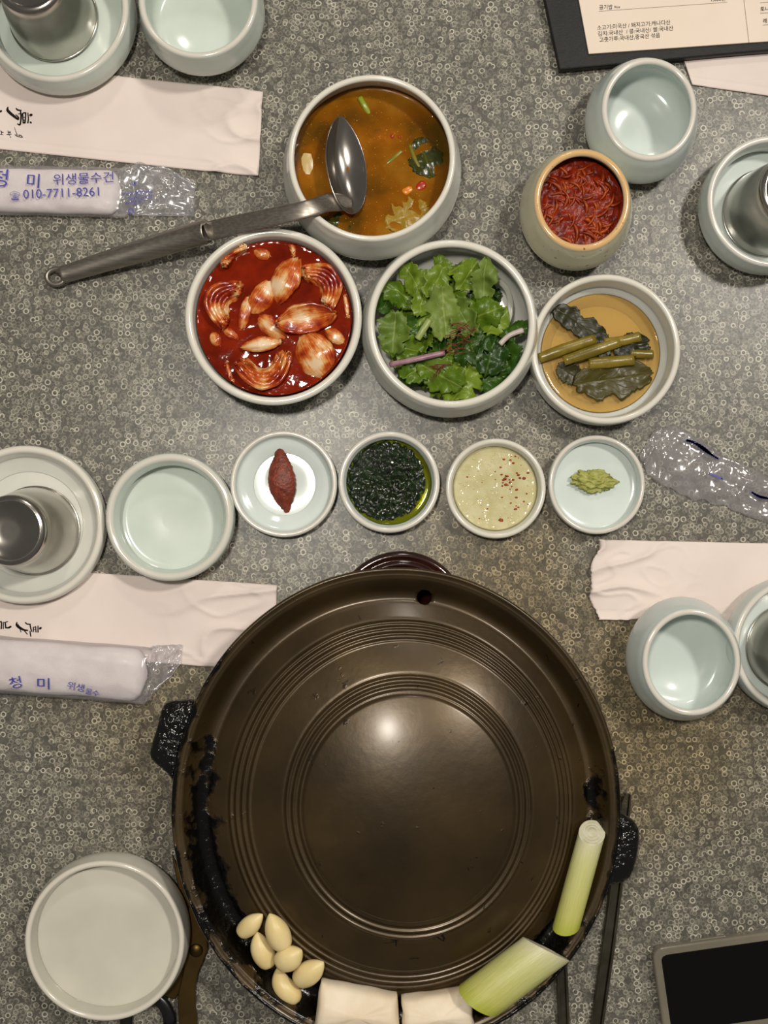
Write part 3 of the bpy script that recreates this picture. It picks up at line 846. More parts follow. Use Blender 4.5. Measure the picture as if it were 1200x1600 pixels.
b.inputs['Metallic'].default_value = 0.5
b.inputs['Coat Weight'].default_value = 0.28
b.inputs['Coat Roughness'].default_value = 0.2
rg = mth(nt, 'MULTIPLY_ADD', cm, -0.2, 0.36)
nt.links.new(rg, b.inputs['Roughness'])
b.inputs['Specular IOR Level'].default_value = 0.5
n3 = nn(nt, 'ShaderNodeTexNoise', i_Scale=150.0, i_Detail=5.0); nt.links.new(tc.outputs['Object'], n3.inputs['Vector'])
vo = nn(nt, 'ShaderNodeTexVoronoi', feature='DISTANCE_TO_EDGE', i_Scale=22.0); 
wv = nn(nt, 'ShaderNodeVectorMath', operation='MULTIPLY_ADD'); wv.inputs[1].default_value = (0.03, 0.03, 0.03)
nt.links.new(n1.outputs[1], wv.inputs[0]); nt.links.new(tc.outputs['Object'], wv.inputs[2]); nt.links.new(wv.outputs[0], vo.inputs['Vector'])
crk = mth(nt, 'MULTIPLY', mth(nt, 'LESS_THAN', vo.outputs['Distance'], 0.007), mth(nt, 'GREATER_THAN', n2.outputs[0], 0.645))
nt.links.new(mixc(nt, crk, col0, lin((14, 10, 7))), b.inputs['Base Color'])
hh = mth(nt, 'SUBTRACT', mth(nt, 'MULTIPLY', n3.outputs[0], mth(nt, 'MULTIPLY_ADD', cm, 1.7, 0.22)), mth(nt, 'MULTIPLY', crk, 0.9))
bp = nn(nt, 'ShaderNodeBump', i_Strength=0.55, i_Distance=0.0012)
nt.links.new(hh, bp.inputs['Height']); nt.links.new(bp.outputs[0], b.inputs['Normal'])
IRON = m
m, nt, b = nodes('charred_black_grease')
tc = nn(nt, 'ShaderNodeTexCoord')
n1 = nn(nt, 'ShaderNodeTexNoise', i_Scale=170.0, i_Detail=3.0); nt.links.new(tc.outputs['Object'], n1.inputs['Vector'])
b.inputs['Base Color'].default_value = lin((14, 12, 11)); b.inputs['Roughness'].default_value = 0.13
bp = nn(nt, 'ShaderNodeBump', i_Strength=0.9, i_Distance=0.003); nt.links.new(n1.outputs[0], bp.inputs['Height']); nt.links.new(bp.outputs[0], b.inputs['Normal'])
CHAR = m

pan = empty('grill_pan', (pan_c.x, pan_c.y, 0.0)); tag(pan, 'round dark cast iron lid-shaped grill pan with ringed dome and raised rim', 'grill pan')
rs = [0.0] + [3 + 1.5 * i for i in range(int(345 / 1.5))]
topz = [(r, pan_z(r)) for r in rs if r <= 341]
lipz = [(343.5, 0.0598), (345.5, 0.0610), (348, 0.0614), (350, 0.0606), (351, 0.0590), (350.4, 0.0560), (347, 0.0525), (335, 0.0470), (322, 0.0425), (306, 0.0402), (290, 0.0412)]
under = [(r, pan_z(r) - 0.0048) for r in (280, 230, 200, 150, 100, 50)] + [(0.0, pan_z(0) - 0.0048)]
prof = topz + lipz + under
SEG = 220
V, Fc, ch, rings = [], [], [], []
for (rp, z) in prof:
    off = pan_off(rp)
    if rp < 1e-6:
        rings.append([len(V)]); V.append((off.x, off.y, z)); ch.append(0.0); continue
    ids = []
    for k in range(SEG):
        a = 2 * math.pi * k / SEG
        up_face = z > 0.052 or rp < 320
        deg = math.degrees(a) % 360
        ids.append(len(V))
        j = 1 + 0.0025 * mn.noise(Vector((math.cos(a) * 2.2, math.sin(a) * 2.2, 3)))
        # grease baked on along the rim at left, lower left and right
        ringc = math.exp(-((rp - 312) / 23.0) ** 2)
        lipc = math.exp(-((rp - 349) / 6.0) ** 2)
        wl = (0.55 * sstep(150, 172, deg) + 0.45 * sstep(178, 200, deg)) * (1 - sstep(318, 340, deg)) + 0.6 * (sstep(348, 356, deg) if deg > 300 else 1 - sstep(6, 14, deg))
        wr_ = sstep(325, 345, deg) + (1 - sstep(5, 25, deg)) if deg > 300 or deg < 30 else 0.0
        wleft = sstep(120, 150, deg) * (1 - sstep(330, 350, deg))
        cv = max(1.35 * ringc * wl, 0.85 * lipc * max(wleft, wr_ * 1.0))
        cv = max(cv, 0.8 * math.exp(-((rp - 318) / 10.0) ** 2) * sstep(200, 240, deg) * (1 - sstep(290, 320, deg)))
        bumpz = 0.0
        if rp > 336: bumpz = 0.0009 * cv * max(0, mn.noise(Vector((a * 26, rp * 0.12, 1))) + 0.3)
        V.append((off.x + rp * SP * j * math.cos(a), off.y + rp * SP * ELL * j * math.sin(a), z + bumpz)); ch.append(min(1.0, cv))
    rings.append(ids)
for A, B in zip(rings[:-1], rings[1:]):
    for k in range(SEG):
        k2 = (k + 1) % SEG
        if len(A) == 1: Fc.append((A[0], B[k], B[k2]))
        elif len(B) == 1: Fc.append((A[k], A[k2], B[0]))
        else: Fc.append((A[k], A[k2], B[k2], B[k]))
body = fix_normals(mk('pan_body', V, Fc, IRON, pan, True, {'char': ch}))
hc = at(663, 933, pan_px(663, 933))
hole = lathe('hole_cutter', [(0, -0.03), (11.8 * SP, -0.03), (11.8 * SP, 0.03), (0, 0.03)], IRON, None, 40, (hc.x - pan_c.x, hc.y - pan_c.y, 0.045), smooth=False)
hole.parent = pan
bo = body.modifiers.new('hole', 'BOOLEAN'); bo.operation = 'DIFFERENCE'; bo.object = hole; bo.solver = 'EXACT'
bpy.context.view_layer.update()
dg = bpy.context.evaluated_depsgraph_get()
nm = bpy.data.meshes.new_from_object(body.evaluated_get(dg), preserve_all_data_layers=True, depsgraph=dg)
body.modifiers.clear(); body.data = nm
bpy.data.objects.remove(hole)

def ear(name, poly, z0, z1, seed):
    """lumpy charred lug: outline in px filled by a grid, domed and bumpy"""
    cx = sum(p[0] for p in poly) / len(poly); cy = sum(p[1] for p in poly) / len(poly)
    pts = spline([(x, y) for x, y in poly] + [poly[0]], 6)[:-1]
    n = len(pts); V, Fc = [], []
    layers = [(0.0, z1), (0.25, z1), (0.5, z1), (0.72, z1 - 0.0003), (0.88, z1 - 0.0012), (0.97, z1 - 0.0032), (1.0, (z0 + z1) / 2), (0.96, z0 + 0.0015), (0.85, z0), (0.0, z0)]
    rings = []
    for s_, z in layers:
        ids = []
        for (x, y) in (pts if s_ > 0 else pts[:1]):
            px, py = cx + (x - cx) * s_, cy + (y - cy) * s_
            w_ = at(px, py, z1)
            q = Vector((w_.x * 210, w_.y * 210, seed))
            lump = (0.0011 * mn.noise(q) + 0.0008 * mn.noise(q * 2.1)) if z > z0 + 0.004 else 0.0
            ids.append(len(V)); V.append((w_.x - pan_c.x, w_.y - pan_c.y, z + lump))
        rings.append(ids)
    for A, B in zip(rings[:-1], rings[1:]):
        for k in range(n):
            k2 = (k + 1) % n
            if len(A) == 1: Fc.append((A[0], B[k], B[k2]))
            elif len(B) == 1: Fc.append((A[k], A[k2], B[0]))
            else: Fc.append((A[k], A[k2], B[k2], B[k]))
    return fix_normals(mk(name, V, Fc, CHAR, pan))
ear('side_lug', [(316, 1100), (298, 1094), (264, 1097), (252, 1106), (243, 1140), (233, 1172), (236, 1190), (256, 1207), (268, 1222), (271, 1240), (279, 1200), (292, 1150)], 0.043, 0.0575, 2.0)
ear('side_lug', [(962, 1238), (966, 1252), (972, 1270), (992, 1285), (1000, 1300), (999, 1330), (990, 1366), (975, 1381), (946, 1388), (946, 1375), (958, 1320)], 0.043, 0.0575, 7.0)

STANDM = simple('brown_glazed_stoneware', (34, 13, 9), (50, 20, 13), rough=0.15, scale=30, coat=0.4)
st_c = Vector((pan_c.x + 0.004, pan_c.y + 0.002, 0))
stand = empty('pan_stand', st_c); tag(stand, 'glossy dark brown stoneware stand under the grill pan, one lug showing', 'stand')
lathe('stand_body', [(0.0, 0.0), (0.098, 0.0), (0.104, 0.003), (0.112, 0.026), (0.116, 0.046), (0.1145, 0.0485), (0.111, 0.0478), (0.106, 0.026), (0.098, 0.008), (0.0, 0.006)], STANDM, stand, 96)
lg_c = at(627, 966, 0.034)
for sgn, (lx, ly) in ((1, (lg_c.x - st_c.x, lg_c.y - st_c.y)), (-1, (-0.004, -(lg_c.y - st_c.y)))):
    lathe('lug_handle', [(0.0, 0.003), (0.036, 0.005), (0.044, 0.015), (0.0502, 0.029), (0.0505, 0.032), (0.049, 0.0345), (0.046, 0.0350), (0.0437, 0.0330), (0.0428, 0.0335), (0.0418, 0.0358), (0.040, 0.0362), (0.0375, 0.034), (0.035, 0.022), (0.032, 0.008), (0.0, 0.0065)], STANDM, stand, 72, (lx, ly, 0.0))

# ------------------------------------------------------------------ food on the pan
GARLIC = simple('peeled_garlic', (222, 199, 140), (232, 212, 158), rough=0.38, scale=60, sss=0.25, spec=0.4)
def clove(label, tip, butt, wd, seed, lift=0.0, bend=0.0):
    pa = Vector(tip); pb = Vector(butt)
    mid = (pa + pb) / 2
    zc = pan_px(mid.x, mid.y) + wd * SP * 0.8 + lift
    A, B = at(tip[0], tip[1], zc), at(butt[0], butt[1], zc)
    A.z = pan_px(*tip) + wd * SP * 0.5 + lift; B.z = pan_px(*butt) + wd * SP * 0.75 + lift
    d = B - A; sd = Vector((-d.y, d.x, 0)).normalized()
    n = 16; pts, rad = [], []
    for i in range(n + 1):
        t = i / n
        p = A + d * t + sd * (bend * math.sin(math.pi * t))
        prof_ = 0.06 + (math.sin(math.pi * min(1.0, t ** 0.85 * 0.80)) ** 0.95)
        if t > 0.9: prof_ *= 1 - ((t - 0.9) / 0.1) ** 2 * 0.62
        pts.append(p); rad.append((prof_ * wd * SP * 0.98, prof_ * wd * SP * 0.86))
    o = tube('garlic_clove', pts, rad, GARLIC, None, 18)
    tag(o, label, 'garlic clove', 'peeled garlic cloves on the grill pan')
    return o
clove('peeled garlic clove furthest left of the cluster on the pan, tilted up right', (411, 1426), (373, 1464), 14.5, 1)
clove('peeled garlic clove with its tip pointing up, topmost of the cluster', (421, 1428), (444, 1487), 18.5, 2, 0.004)
clove('curved garlic clove between the topmost clove and the rim', (402, 1456), (424, 1513), 17.5, 3, 0.0, -0.002)
clove('squat garlic clove in the middle of the cluster, overlapping two others', (472, 1482), (434, 1512), 19, 4, 0.006)
clove('plump garlic clove at the right end of the cluster', (506, 1501), (462, 1540), 18.5, 5, 0.004)
clove('crescent garlic clove lowest in the cluster, nearest the mushroom', (434, 1512), (470, 1560), 17, 6, 0.0, -0.005)

m, nt, b = nodes('leek_skin')
uv = nn(nt, 'ShaderNodeUVMap', uv_map='UVMap')
mp = nn(nt, 'ShaderNodeMapping'); mp.inputs['Scale'].default_value = (2.0, 60.0, 1.0); nt.links.new(uv.outputs[0], mp.inputs[0])
n1 = nn(nt, 'ShaderNodeTexNoise', i_Scale=2.0, i_Detail=3.0); nt.links.new(mp.outputs[0], n1.inputs['Vector'])
sx_ = nn(nt, 'ShaderNodeSeparateXYZ'); nt.links.new(uv.outputs[0], sx_.inputs[0])
grad = ramp(nt, sx_.outputs[0], [(0.0, lin((214, 208, 174))), (0.22, lin((204, 202, 142))), (0.8, lin((194, 191, 112))), (1.0, lin((172, 177, 64)))])
st_ = ramp(nt, n1.outputs[0], [(0.3, (0.82, 0.86, 0.7, 1)), (0.7, (1, 1, 1, 1))])
nt.links.new(mixc(nt, 1.0, grad.outputs[0], st_.outputs[0], 'MULTIPLY'), b.inputs['Base Color'])
b.inputs['Roughness'].default_value = 0.33
bp = nn(nt, 'ShaderNodeBump', i_Strength=0.35, i_Distance=0.0006); nt.links.new(n1.outputs[0], bp.inputs['Height']); nt.links.new(bp.outputs[0], b.inputs['Normal'])
LEEK = m
LEEKCUT = simple('cut_leek_layers', (196, 192, 160), (214, 210, 184), rough=0.4, scale=200)

def leek(label, p0, p1, rad, cut0, cut1, lift=0.0):
    """p0 white end, p1 green end (px), radius px; cuts = shear of each end (fraction of radius, left/right and top/bottom)"""
    z0 = pan_px(*p0) + rad * SP * 0.85 + lift; z1 = pan_px(*p1) + rad * SP * 0.85 + lift
    A, B = at(p0[0], p0[1], z0), at(p1[0], p1[1], z1)
    ax = (B - A).normalized(); sd = ax.cross(Vector((0, 0, 1))).normalized(); up_ = sd.cross(ax)
    R = rad * SP
    root = empty('leek_piece', (A.x, A.y, 0)); tag(root, label, 'leek', 'leek pieces on the grill pan')
    V, Fc, UV = [], [], []
    n, m_ = 30, 40
    for i in range(n + 1):
        t = i / n
        for k in range(m_):
            a = 2 * math.pi * k / m_
            ca_, sa_ = math.cos(a), math.sin(a)
            s0 = (cut0[0] * ca_ + cut0[1] * sa_) * R; s1 = (cut1[0] * ca_ + cut1[1] * sa_) * R
            q = 1 + 0.015 * mn.noise(Vector((ca_ * 2, sa_ * 2, t * 2)))
            p = A + (B - A) * t + ax * (s0 * (1 - t) + s1 * t) + sd * (ca_ * R * q) + up_ * (sa_ * R * 0.92 * q)
            V.append(p); UV.append((t, k / m_))
    for i in range(n):
        for k in range(m_):
            k2 = (k + 1) % m_
            Fc.append((i * m_ + k, i * m_ + k2, (i + 1) * m_ + k2, (i + 1) * m_ + k))
    child(mk('leek_stalk', V, Fc, LEEK, None, True, None, UV), root)
    for nm_, C0, cut, sg in (('cut_face', A, cut0, -1), ('cut_face', B, cut1, 1)):
        V, Fc = [], []
        prof_ = [(1.0, -0.001), (0.97, 0.02), (0.84, 0.03), (0.81, 0.01), (0.78, 0.03), (0.62, 0.04), (0.59, 0.02), (0.56, 0.05), (0.40, 0.06), (0.37, 0.04), (0.34, 0.07), (0.15, 0.08), (0.0, 0.08)]
        for (s_, h_) in prof_:
            for k in range(m_):
                a = 2 * math.pi * k / m_; ca_, sa_ = math.cos(a) * s_, math.sin(a) * s_
                V.append(C0 + ax * ((cut[0] * ca_ + cut[1] * sa_) * R + sg * h_ * R) + sd * (ca_ * R) + up_ * (sa_ * R * 0.92))
        for i in range(len(prof_) - 1):
            for k in range(m_):
                k2 = (k + 1) % m_
                Fc.append((i * m_ + k, i * m_ + k2, (i + 1) * m_ + k2, (i + 1) * m_ + k))
        hang_on(fix_normals(mk(nm_, V, Fc, LEEKCUT)), root, 'leek_stalk')
    return root
leek('slim pale leek piece lying upright along the right rim of pan', (925, 1301), (885, 1447), 20.5, (0.2, 0.8), (0.35, 0.5), 0.003)
leek('thick bright green leek piece lying slantwise at the lower right rim', (853, 1483), (750, 1561), 35, (0.5, -0.2), (0.4, 0.25), 0.0105)

MUSH = simple('king_oyster_mushroom', (226, 208, 180), (236, 222, 198), rough=0.55, scale=50, sss=0.2, bump=0.15, bscale=260)
def chunk(label, quad, zlift, th, seed):
    """rounded slab over a px quad (tl, tr, br, bl) resting in the pan's trough"""
    n = 18
    V, Fc = [], []
    zc = 0.047 + zlift
    tl, tr, br, bl = [at(q[0], q[1], zc + th) for q in quad]
    lay = []
    for (ins, zz) in ((0.30, 0.0), (0.04, 0.10), (0.0, 0.35), (0.0, 0.6), (0.03, 0.85), (0.09, 0.96), (0.2, 1.0)):
        ids = []
        loop_ = []
        for e in range(4):
            for k in range(n): loop_.append((e, k / n))
        for e, t in loop_:
            u, v = [(t, 0), (1, t), (1 - t, 1), (0, 1 - t)][e]
            u = 0.5 + (u - 0.5) * (1 - ins * 1.0); v = 0.5 + (v - 0.5) * (1 - ins)
            p = (tl * (1 - u) + tr * u) * (1 - v) + (bl * (1 - u) + br * u) * v
            q = Vector((u * 3.5, v * 3.5, seed + zz))
            p = p + Vector((mn.noise(q), mn.noise(q + Vector((9, 0, 0))), 0)) * 0.0012
            # top of the slab arches across its short side
            z = zc + th * zz * (1 - 0.35 * (2 * v - 1) ** 2) + 0.0006 * mn.noise(q * 2)
            ids.append(len(V)); V.append((p.x, p.y, z))
        lay.append(ids)
    N = 4 * n
    for A, B in zip(lay[:-1], lay[1:]):
        for k in range(N):
            k2 = (k + 1) % N
            Fc.append((A[k], A[k2], B[k2], B[k]))
    # fill the top as a bridged grid towards the middle line
    mids = []
    top_ = lay[-1]
    c = sum((Vector(V[i]) for i in top_), Vector()) / N
    for s_ in (0.7, 0.4, 0.15):
        ids = []
        for i in top_:
            p = Vector(V[i]); p = c + (p - c) * s_; ids.append(len(V)); V.append((p.x, p.y, V[i][2] * s_ + (zc + th * 1.02) * (1 - s_)))
        for k in range(N):
            k2 = (k + 1) % N; Fc.append((top_[k], top_[k2], ids[k2], ids[k]))
        top_ = ids
    Fc.append(tuple(top_)); Fc.append(tuple(lay[0][::-1]))
    o = fix_normals(mk('mushroom_piece', V, Fc, MUSH))
    tag(o, label, 'mushroom', 'king oyster mushroom pieces on the grill pan')
    return o
chunk('white mushroom chunk at the bottom edge nearer the garlic', [(501, 1540), (620, 1564), (626, 1632), (488, 1628)], 0.0015, 0.022, 1.0)
chunk('white mushroom chunk at the bottom edge nearer the green leek', [(628, 1567), (738, 1552), (744, 1622), (630, 1636)], 0.0015, 0.021, 5.0)
# ------------------------------------------------------------------ what is in the bowls
def inner_r(v, z):
    """inside radius of a vessel made by vessel() at height z"""
    prof = v[3]
    k = max(range(len(prof)), key=lambda i: prof[i][1])
    ins = prof[k:]
    for (r0, z0), (r1, z1_) in zip(ins[:-1], ins[1:]):
        if z0 >= z >= z1_ and z0 > z1_:
            return r0 + (r1 - r0) * (z0 - z) / (z0 - z1_)
    return ins[-2][0]

def pool(name, v, z, m, parent, seg=128, gap=0.0010, ell=1.0, wave=0.0, seed=0, meniscus=0.0006, rmax=None):
    """liquid body filling a vessel up to z: the surface, its edge and the wetted underside"""
    prof = v[3]
    k = max(range(len(prof)), key=lambda i: prof[i][1])
    low = [(r, zz) for r, zz in prof[k:] if zz < z - 0.0004 and r > 0.002]
    floor = prof[-1][1]
    P = [(0.0, floor + gap)] + [(max(0.0015, r - gap), zz + gap) for r, zz in reversed(low)]
    R = inner_r(v, z) - gap
    if rmax: R = min(R, rmax); P = [(min(r, R), zz) for r, zz in P]
    P += [(R, z), (R - 0.0012, z - meniscus * 0.8), (R - 0.003, z - meniscus)]
    P += [(R * f, z - meniscus) for f in (0.88, 0.8, 0.7, 0.6, 0.5, 0.4, 0.3, 0.2, 0.1, 0.04)] + [(0.0, z - meniscus)]
    o = lathe(name, P, m, None, seg, (0, 0, 0), ell=ell)
    if wave:
        for vt in o.data.vertices:
            if vt.co.z > z - meniscus * 1.5:
                vt.co.z += wave * mn.noise(Vector((vt.co.x * 160, vt.co.y * 160, seed)))
    o.location = v[0].location
    if parent is not None:
        o.location = (v[0].location.x - parent.location.x, v[0].location.y - parent.location.y, v[0].location.z - parent.location.z); o.parent = parent
    return o

def scatter(name, pts, m, parent, size, zf, seed, flat=0.5):
    """many tiny irregular grains, one joined mesh"""
    rnd = random.Random(seed); V, Fc = [], []
    for (x, y, s_) in pts:
        w_ = at(x, y, zf); r = s_ * size; b_ = len(V); a0 = rnd.random() * 6
        for k in range(5):
            a = a0 + 2 * math.pi * k / 5
            rr = r * rnd.uniform(0.7, 1.2)
            V.append((w_.x + rr * math.cos(a), w_.y + rr * math.sin(a) * 0.75, zf - r * flat * 0.3))
        V.append((w_.x, w_.y, zf + r * flat)); V.append((w_.x, w_.y, zf - r * flat))
        for k in range(5):
            k2 = (k + 1) % 5
            Fc.append((b_ + k, b_ + k2, b_ + 5)); Fc.append((b_ + k2, b_ + k, b_ + 6))
    o = mk(name, V, Fc, m, None, True)
    if parent: child(o, parent)
    o['kind'] = 'stuff'
    return o

def inside(o, v, floor_gap=0.0006, wall=0.0012):
    """keep every vertex of a piece within the vessel's hollow"""
    c = v[0].location; floor = v[3][-1][1] + floor_gap
    for vt in o.data.vertices:
        p = vt.co
        if p.z < floor: p.z = floor
        d = Vector((p.x - c.x, p.y - c.y)); top = v[3]
        h_ = max(q[1] for q in top)
        R = inner_r(v, min(p.z, h_ - 0.004)) - wall
        if d.length > R and p.z < h_ + 0.004:
            d = d.normalized() * R; p.x, p.y = c.x + d.x, c.y + d.y
    return o

def leafy(name, px, py, z, L, W, yaw, m, parent=None, tiltx=0.0, tilty=0.0, curl=0.3, wr=0.0018, seed=0, rag=0.25, point=0.8, v=None, nu=28, nv=14, th=0.0004, bend=0.0, freq=70):
    """leaf piece: L, W in px; irregular torn outline, curled and wrinkled sheet with thickness"""
    s_ = S(z); L *= s_; W *= s_
    c = at(px, py, z)
    R = Matrix.Rotation(math.radians(yaw), 3, 'Z') @ Matrix.Rotation(math.radians(tiltx), 3, 'X') @ Matrix.Rotation(math.radians(tilty), 3, 'Y')
    V, Fc, UV = [], [], []
    for i in range(nu + 1):
        u = i / nu
        base_w = (math.sin(math.pi * (0.04 + 0.92 * u)) ** point)
        for j in range(nv + 1):
            q = 2 * j / nv - 1
            sidew = base_w * (1 + rag * mn.noise(Vector((u * 6 + seed * 3.1, (1 if q > 0 else -1) * 5.0, seed))) + 0.6 * rag * mn.noise(Vector((u * 15 + seed, (1 if q > 0 else -1) * 3.0, seed * 2))) + 0.3 * rag * mn.noise(Vector((u * 34 + seed, (1 if q > 0 else -1) * 2.0, seed * 5))))
            x = (u - 0.5) * L * (1 + 0.35 * rag * mn.noise(Vector((q * 2.2, 0.3, seed * 1.7))) + 0.12 * rag * mn.noise(Vector((q * 7, 0.3, seed))))
            y = q * W * 0.5 * sidew
            zz = curl * (y * y) / max(1e-6, W * 0.5) + wr * mn.noise(Vector((x * freq, y * freq, seed * 2.3))) + 0.55 * wr * mn.noise(Vector((x * freq * 2.4, y * freq * 2.4, seed))) + bend * (x / (L * 0.5)) ** 2 * L * 0.25
            p = R @ Vector((x, y, zz)) + c
            V.append(p); UV.append((u, j / nv))
    for i in range(nu):
        for j in range(nv):
            a = i * (nv + 1) + j
            Fc.append((a, a + nv + 1, a + nv + 2, a + 1))
    o = mk(name, V, Fc, m, None, True, None, UV)
    if v: inside(o, v)
    sd = o.modifiers.new('solid', 'SOLIDIFY'); sd.thickness = th; sd.offset = 0
    if parent: child(o, parent)
    return o

def leaf_mat(name, c1, c2, vein, rough=0.32, vs=0.6, spec=0.32):
    m, nt, b = nodes(name)
    b.inputs['Specular IOR Level'].default_value = spec
    uv = nn(nt, 'ShaderNodeUVMap', uv_map='UVMap'); tc = nn(nt, 'ShaderNodeTexCoord')
    n = nn(nt, 'ShaderNodeTexNoise', i_Scale=90.0, i_Detail=4.0); nt.links.new(tc.outputs['Object'], n.inputs['Vector'])
    oi = nn(nt, 'ShaderNodeObjectInfo')
    f = mth(nt, 'ADD', mth(nt, 'MULTIPLY', n.outputs[0], 0.6), mth(nt, 'MULTIPLY', oi.outputs['Random'], 0.5))
    r = ramp(nt, f, [(0.3, lin(c1)), (0.8, lin(c2))])
    sp = nn(nt, 'ShaderNodeSeparateXYZ'); nt.links.new(uv.outputs[0], sp.inputs[0])
    dv = mth(nt, 'ABSOLUTE', mth(nt, 'SUBTRACT', sp.outputs[1], 0.5))
    mid = mth(nt, 'SUBTRACT', 1.0, mth(nt, 'DIVIDE', dv, 0.045), clamp=True)
    ph_ = mth(nt, 'ADD', mth(nt, 'MULTIPLY', sp.outputs[0], 7.0), mth(nt, 'ADD', mth(nt, 'MULTIPLY', dv, -6.0), mth(nt, 'MULTIPLY', n.outputs[0], 1.2)))
    fr = mth(nt, 'ABSOLUTE', mth(nt, 'SUBTRACT', mth(nt, 'FRACT', ph_), 0.5))
    sdv = mth(nt, 'SUBTRACT', 1.0, mth(nt, 'DIVIDE', fr, 0.06), clamp=True)
    vm = mth(nt, 'MULTIPLY', mth(nt, 'MAXIMUM', mid, mth(nt, 'MULTIPLY', sdv, 0.55)), vs)
    nt.links.new(mixc(nt, vm, r.outputs[0], lin(vein)), b.inputs['Base Color'])
    b.inputs['Roughness'].default_value = rough
    bp = nn(nt, 'ShaderNodeBump', i_Strength=0.5, i_Distance=0.0008)
    nt.links.new(mth(nt, 'SUBTRACT', n.outputs[0], vm), bp.inputs['Height']); nt.links.new(bp.outputs[0], b.inputs['Normal'])
    return m

def stalk(name, pts, rad, m, parent=None, flat=0.7, seg=12, seed=0, v=None):
    P = spline([(p[0], p[1], p[2]) for p in pts], 5)
    W_ = [at(x, y, z) for x, y, z in P]
    n = len(W_)
    rr = []
    for i in range(n):
        k = 1 + 0.12 * mn.noise(Vector((i * 0.5, seed, 0)))
        rr.append((rad * S(0.02) * k, rad * S(0.02) * k * flat))
    o = tube(name, W_, rr, m, None, seg)
    if v: inside(o, v)
    if parent: child(o, parent)
    return o

# --- soup
BROTH = liquid('orange_soup_broth', (230, 178, 92), 0.55, (98, 72, 14), (186, 130, 36), 0.05, 24, 0.34, 0.66, bump=0.3, bscale=420, c3=(158, 98, 14))
ZS = 0.0435
broth = pool('soup_broth', soup_b, ZS, BROTH, None)
tag(broth, 'cloudy orange-brown vegetable broth in the deep white bowl', 'soup')
rnd = random.Random(4)
ps = []
while len(ps) < 420:
    a, r = rnd.random() * 6.283, math.sqrt(rnd.random()) * 114
    ps.append((579 + r * math.cos(a), 260 + r * math.sin(a), rnd.choice([0.5, 0.6, 0.8, 1.2])))
OIL = simple('pale_oil_bead', (206, 156, 62), (226, 182, 96), rough=0.05, coat=1.0)
drops = scatter('oil_bead', ps, OIL, None, 0.00042, ZS - 0.0004, 5, 0.5)
tag(drops, 'tiny shiny oil beads floating all over the orange soup', 'oil beads', kind='stuff')
RADISH = simple('boiled_radish', (178, 152, 92), (198, 172, 116), rough=0.3, scale=60, sss=0.1)
c = at(481, 258, ZS)
tag(blob('radish_chunk', (c.x, c.y, ZS - 0.0060), (0.0115, 0.0165, 0.0062), RADISH, None, 0.2, 1.6, 2, 3), 'pale radish chunk showing at the left side of the soup', 'radish')
SLEAF = leaf_mat('stewed_leaf', (38, 44, 8), (66, 66, 14), (92, 92, 28), 0.2)
SLEAF2 = leaf_mat('stewed_yellow_leaf', (116, 92, 12), (146, 116, 22), (158, 130, 44), 0.3)
SST = simple('stewed_green_stem', (104, 96, 18), (134, 120, 30), rough=0.25, scale=80)
tag(leafy('stewed_leaf', 665, 246, ZS - 0.0002, 66, 58, 110, SLEAF, curl=-0.05, wr=0.0016, seed=3, v=soup_b), 'dark green stewed leaf at the right of the soup', 'leaf')
tag(leafy('stewed_leaf', 636, 338, ZS - 0.0003, 74, 56, 25, SLEAF2, curl=-0.05, wr=0.0022, seed=6, rag=0.6, v=soup_b), 'ragged yellow-green cabbage leaf low in the soup', 'leaf')
tag(leafy('stewed_leaf', 528, 352, ZS - 0.0012, 60, 34, -20, SLEAF, curl=-0.05, wr=0.0016, seed=9, rag=0.5, v=soup_b), 'dark leaf below the ladle neck in the soup', 'leaf')
tag(stalk('scallion_piece', [(562, 152, ZS), (570, 166, ZS - 0.0004), (584, 190, ZS - 0.004)], 4.5, simple('bright_stewed_stem', (128, 142, 26), (150, 160, 44), rough=0.25), seed=1), 'bright green stem at the top of the soup', 'scallion')
tag(stalk('scallion_piece', [(597, 262, ZS - 0.0026), (614, 248, ZS - 0.0012), (628, 236, ZS - 0.0018)], 3.6, SST, seed=2), 'olive stem lying left of the dark soup leaf', 'scallion')
tag(stalk('scallion_piece', [(640, 226, ZS - 0.001), (650, 252, ZS - 0.0008), (664, 274, ZS - 0.0015)], 3.4, SST, seed=3), 'olive stem crossing the dark soup leaf', 'scallion')
CHILI = simple('red_chilli', (150, 34, 8), (172, 50, 14), rough=0.25, scale=100)
for (x, y, s_, lb) in [(613, 212, 3.6, 'small red chilli bit left of the pair in the soup'), (624, 213, 3.2, 'small red chilli bit right of the pair in the soup'), (658, 290, 9.5, 'large red chilli bit under the dark soup leaf'), (637, 297, 8.5, 'orange carrot sliver beside the large chilli bit')]:
    c = at(x, y, ZS)
    tag(blob('vegetable_bit', (c.x, c.y, ZS - 0.0013), (s_ * 0.0006, s_ * 0.00042, 0.0013), CHILI if y != 297 else simple('carrot', (202, 110, 18), (216, 126, 30), rough=0.25), None, 0.3, 2, int(x), 2, (0, 0, 0.4 * s_)), lb, 'vegetable bit')

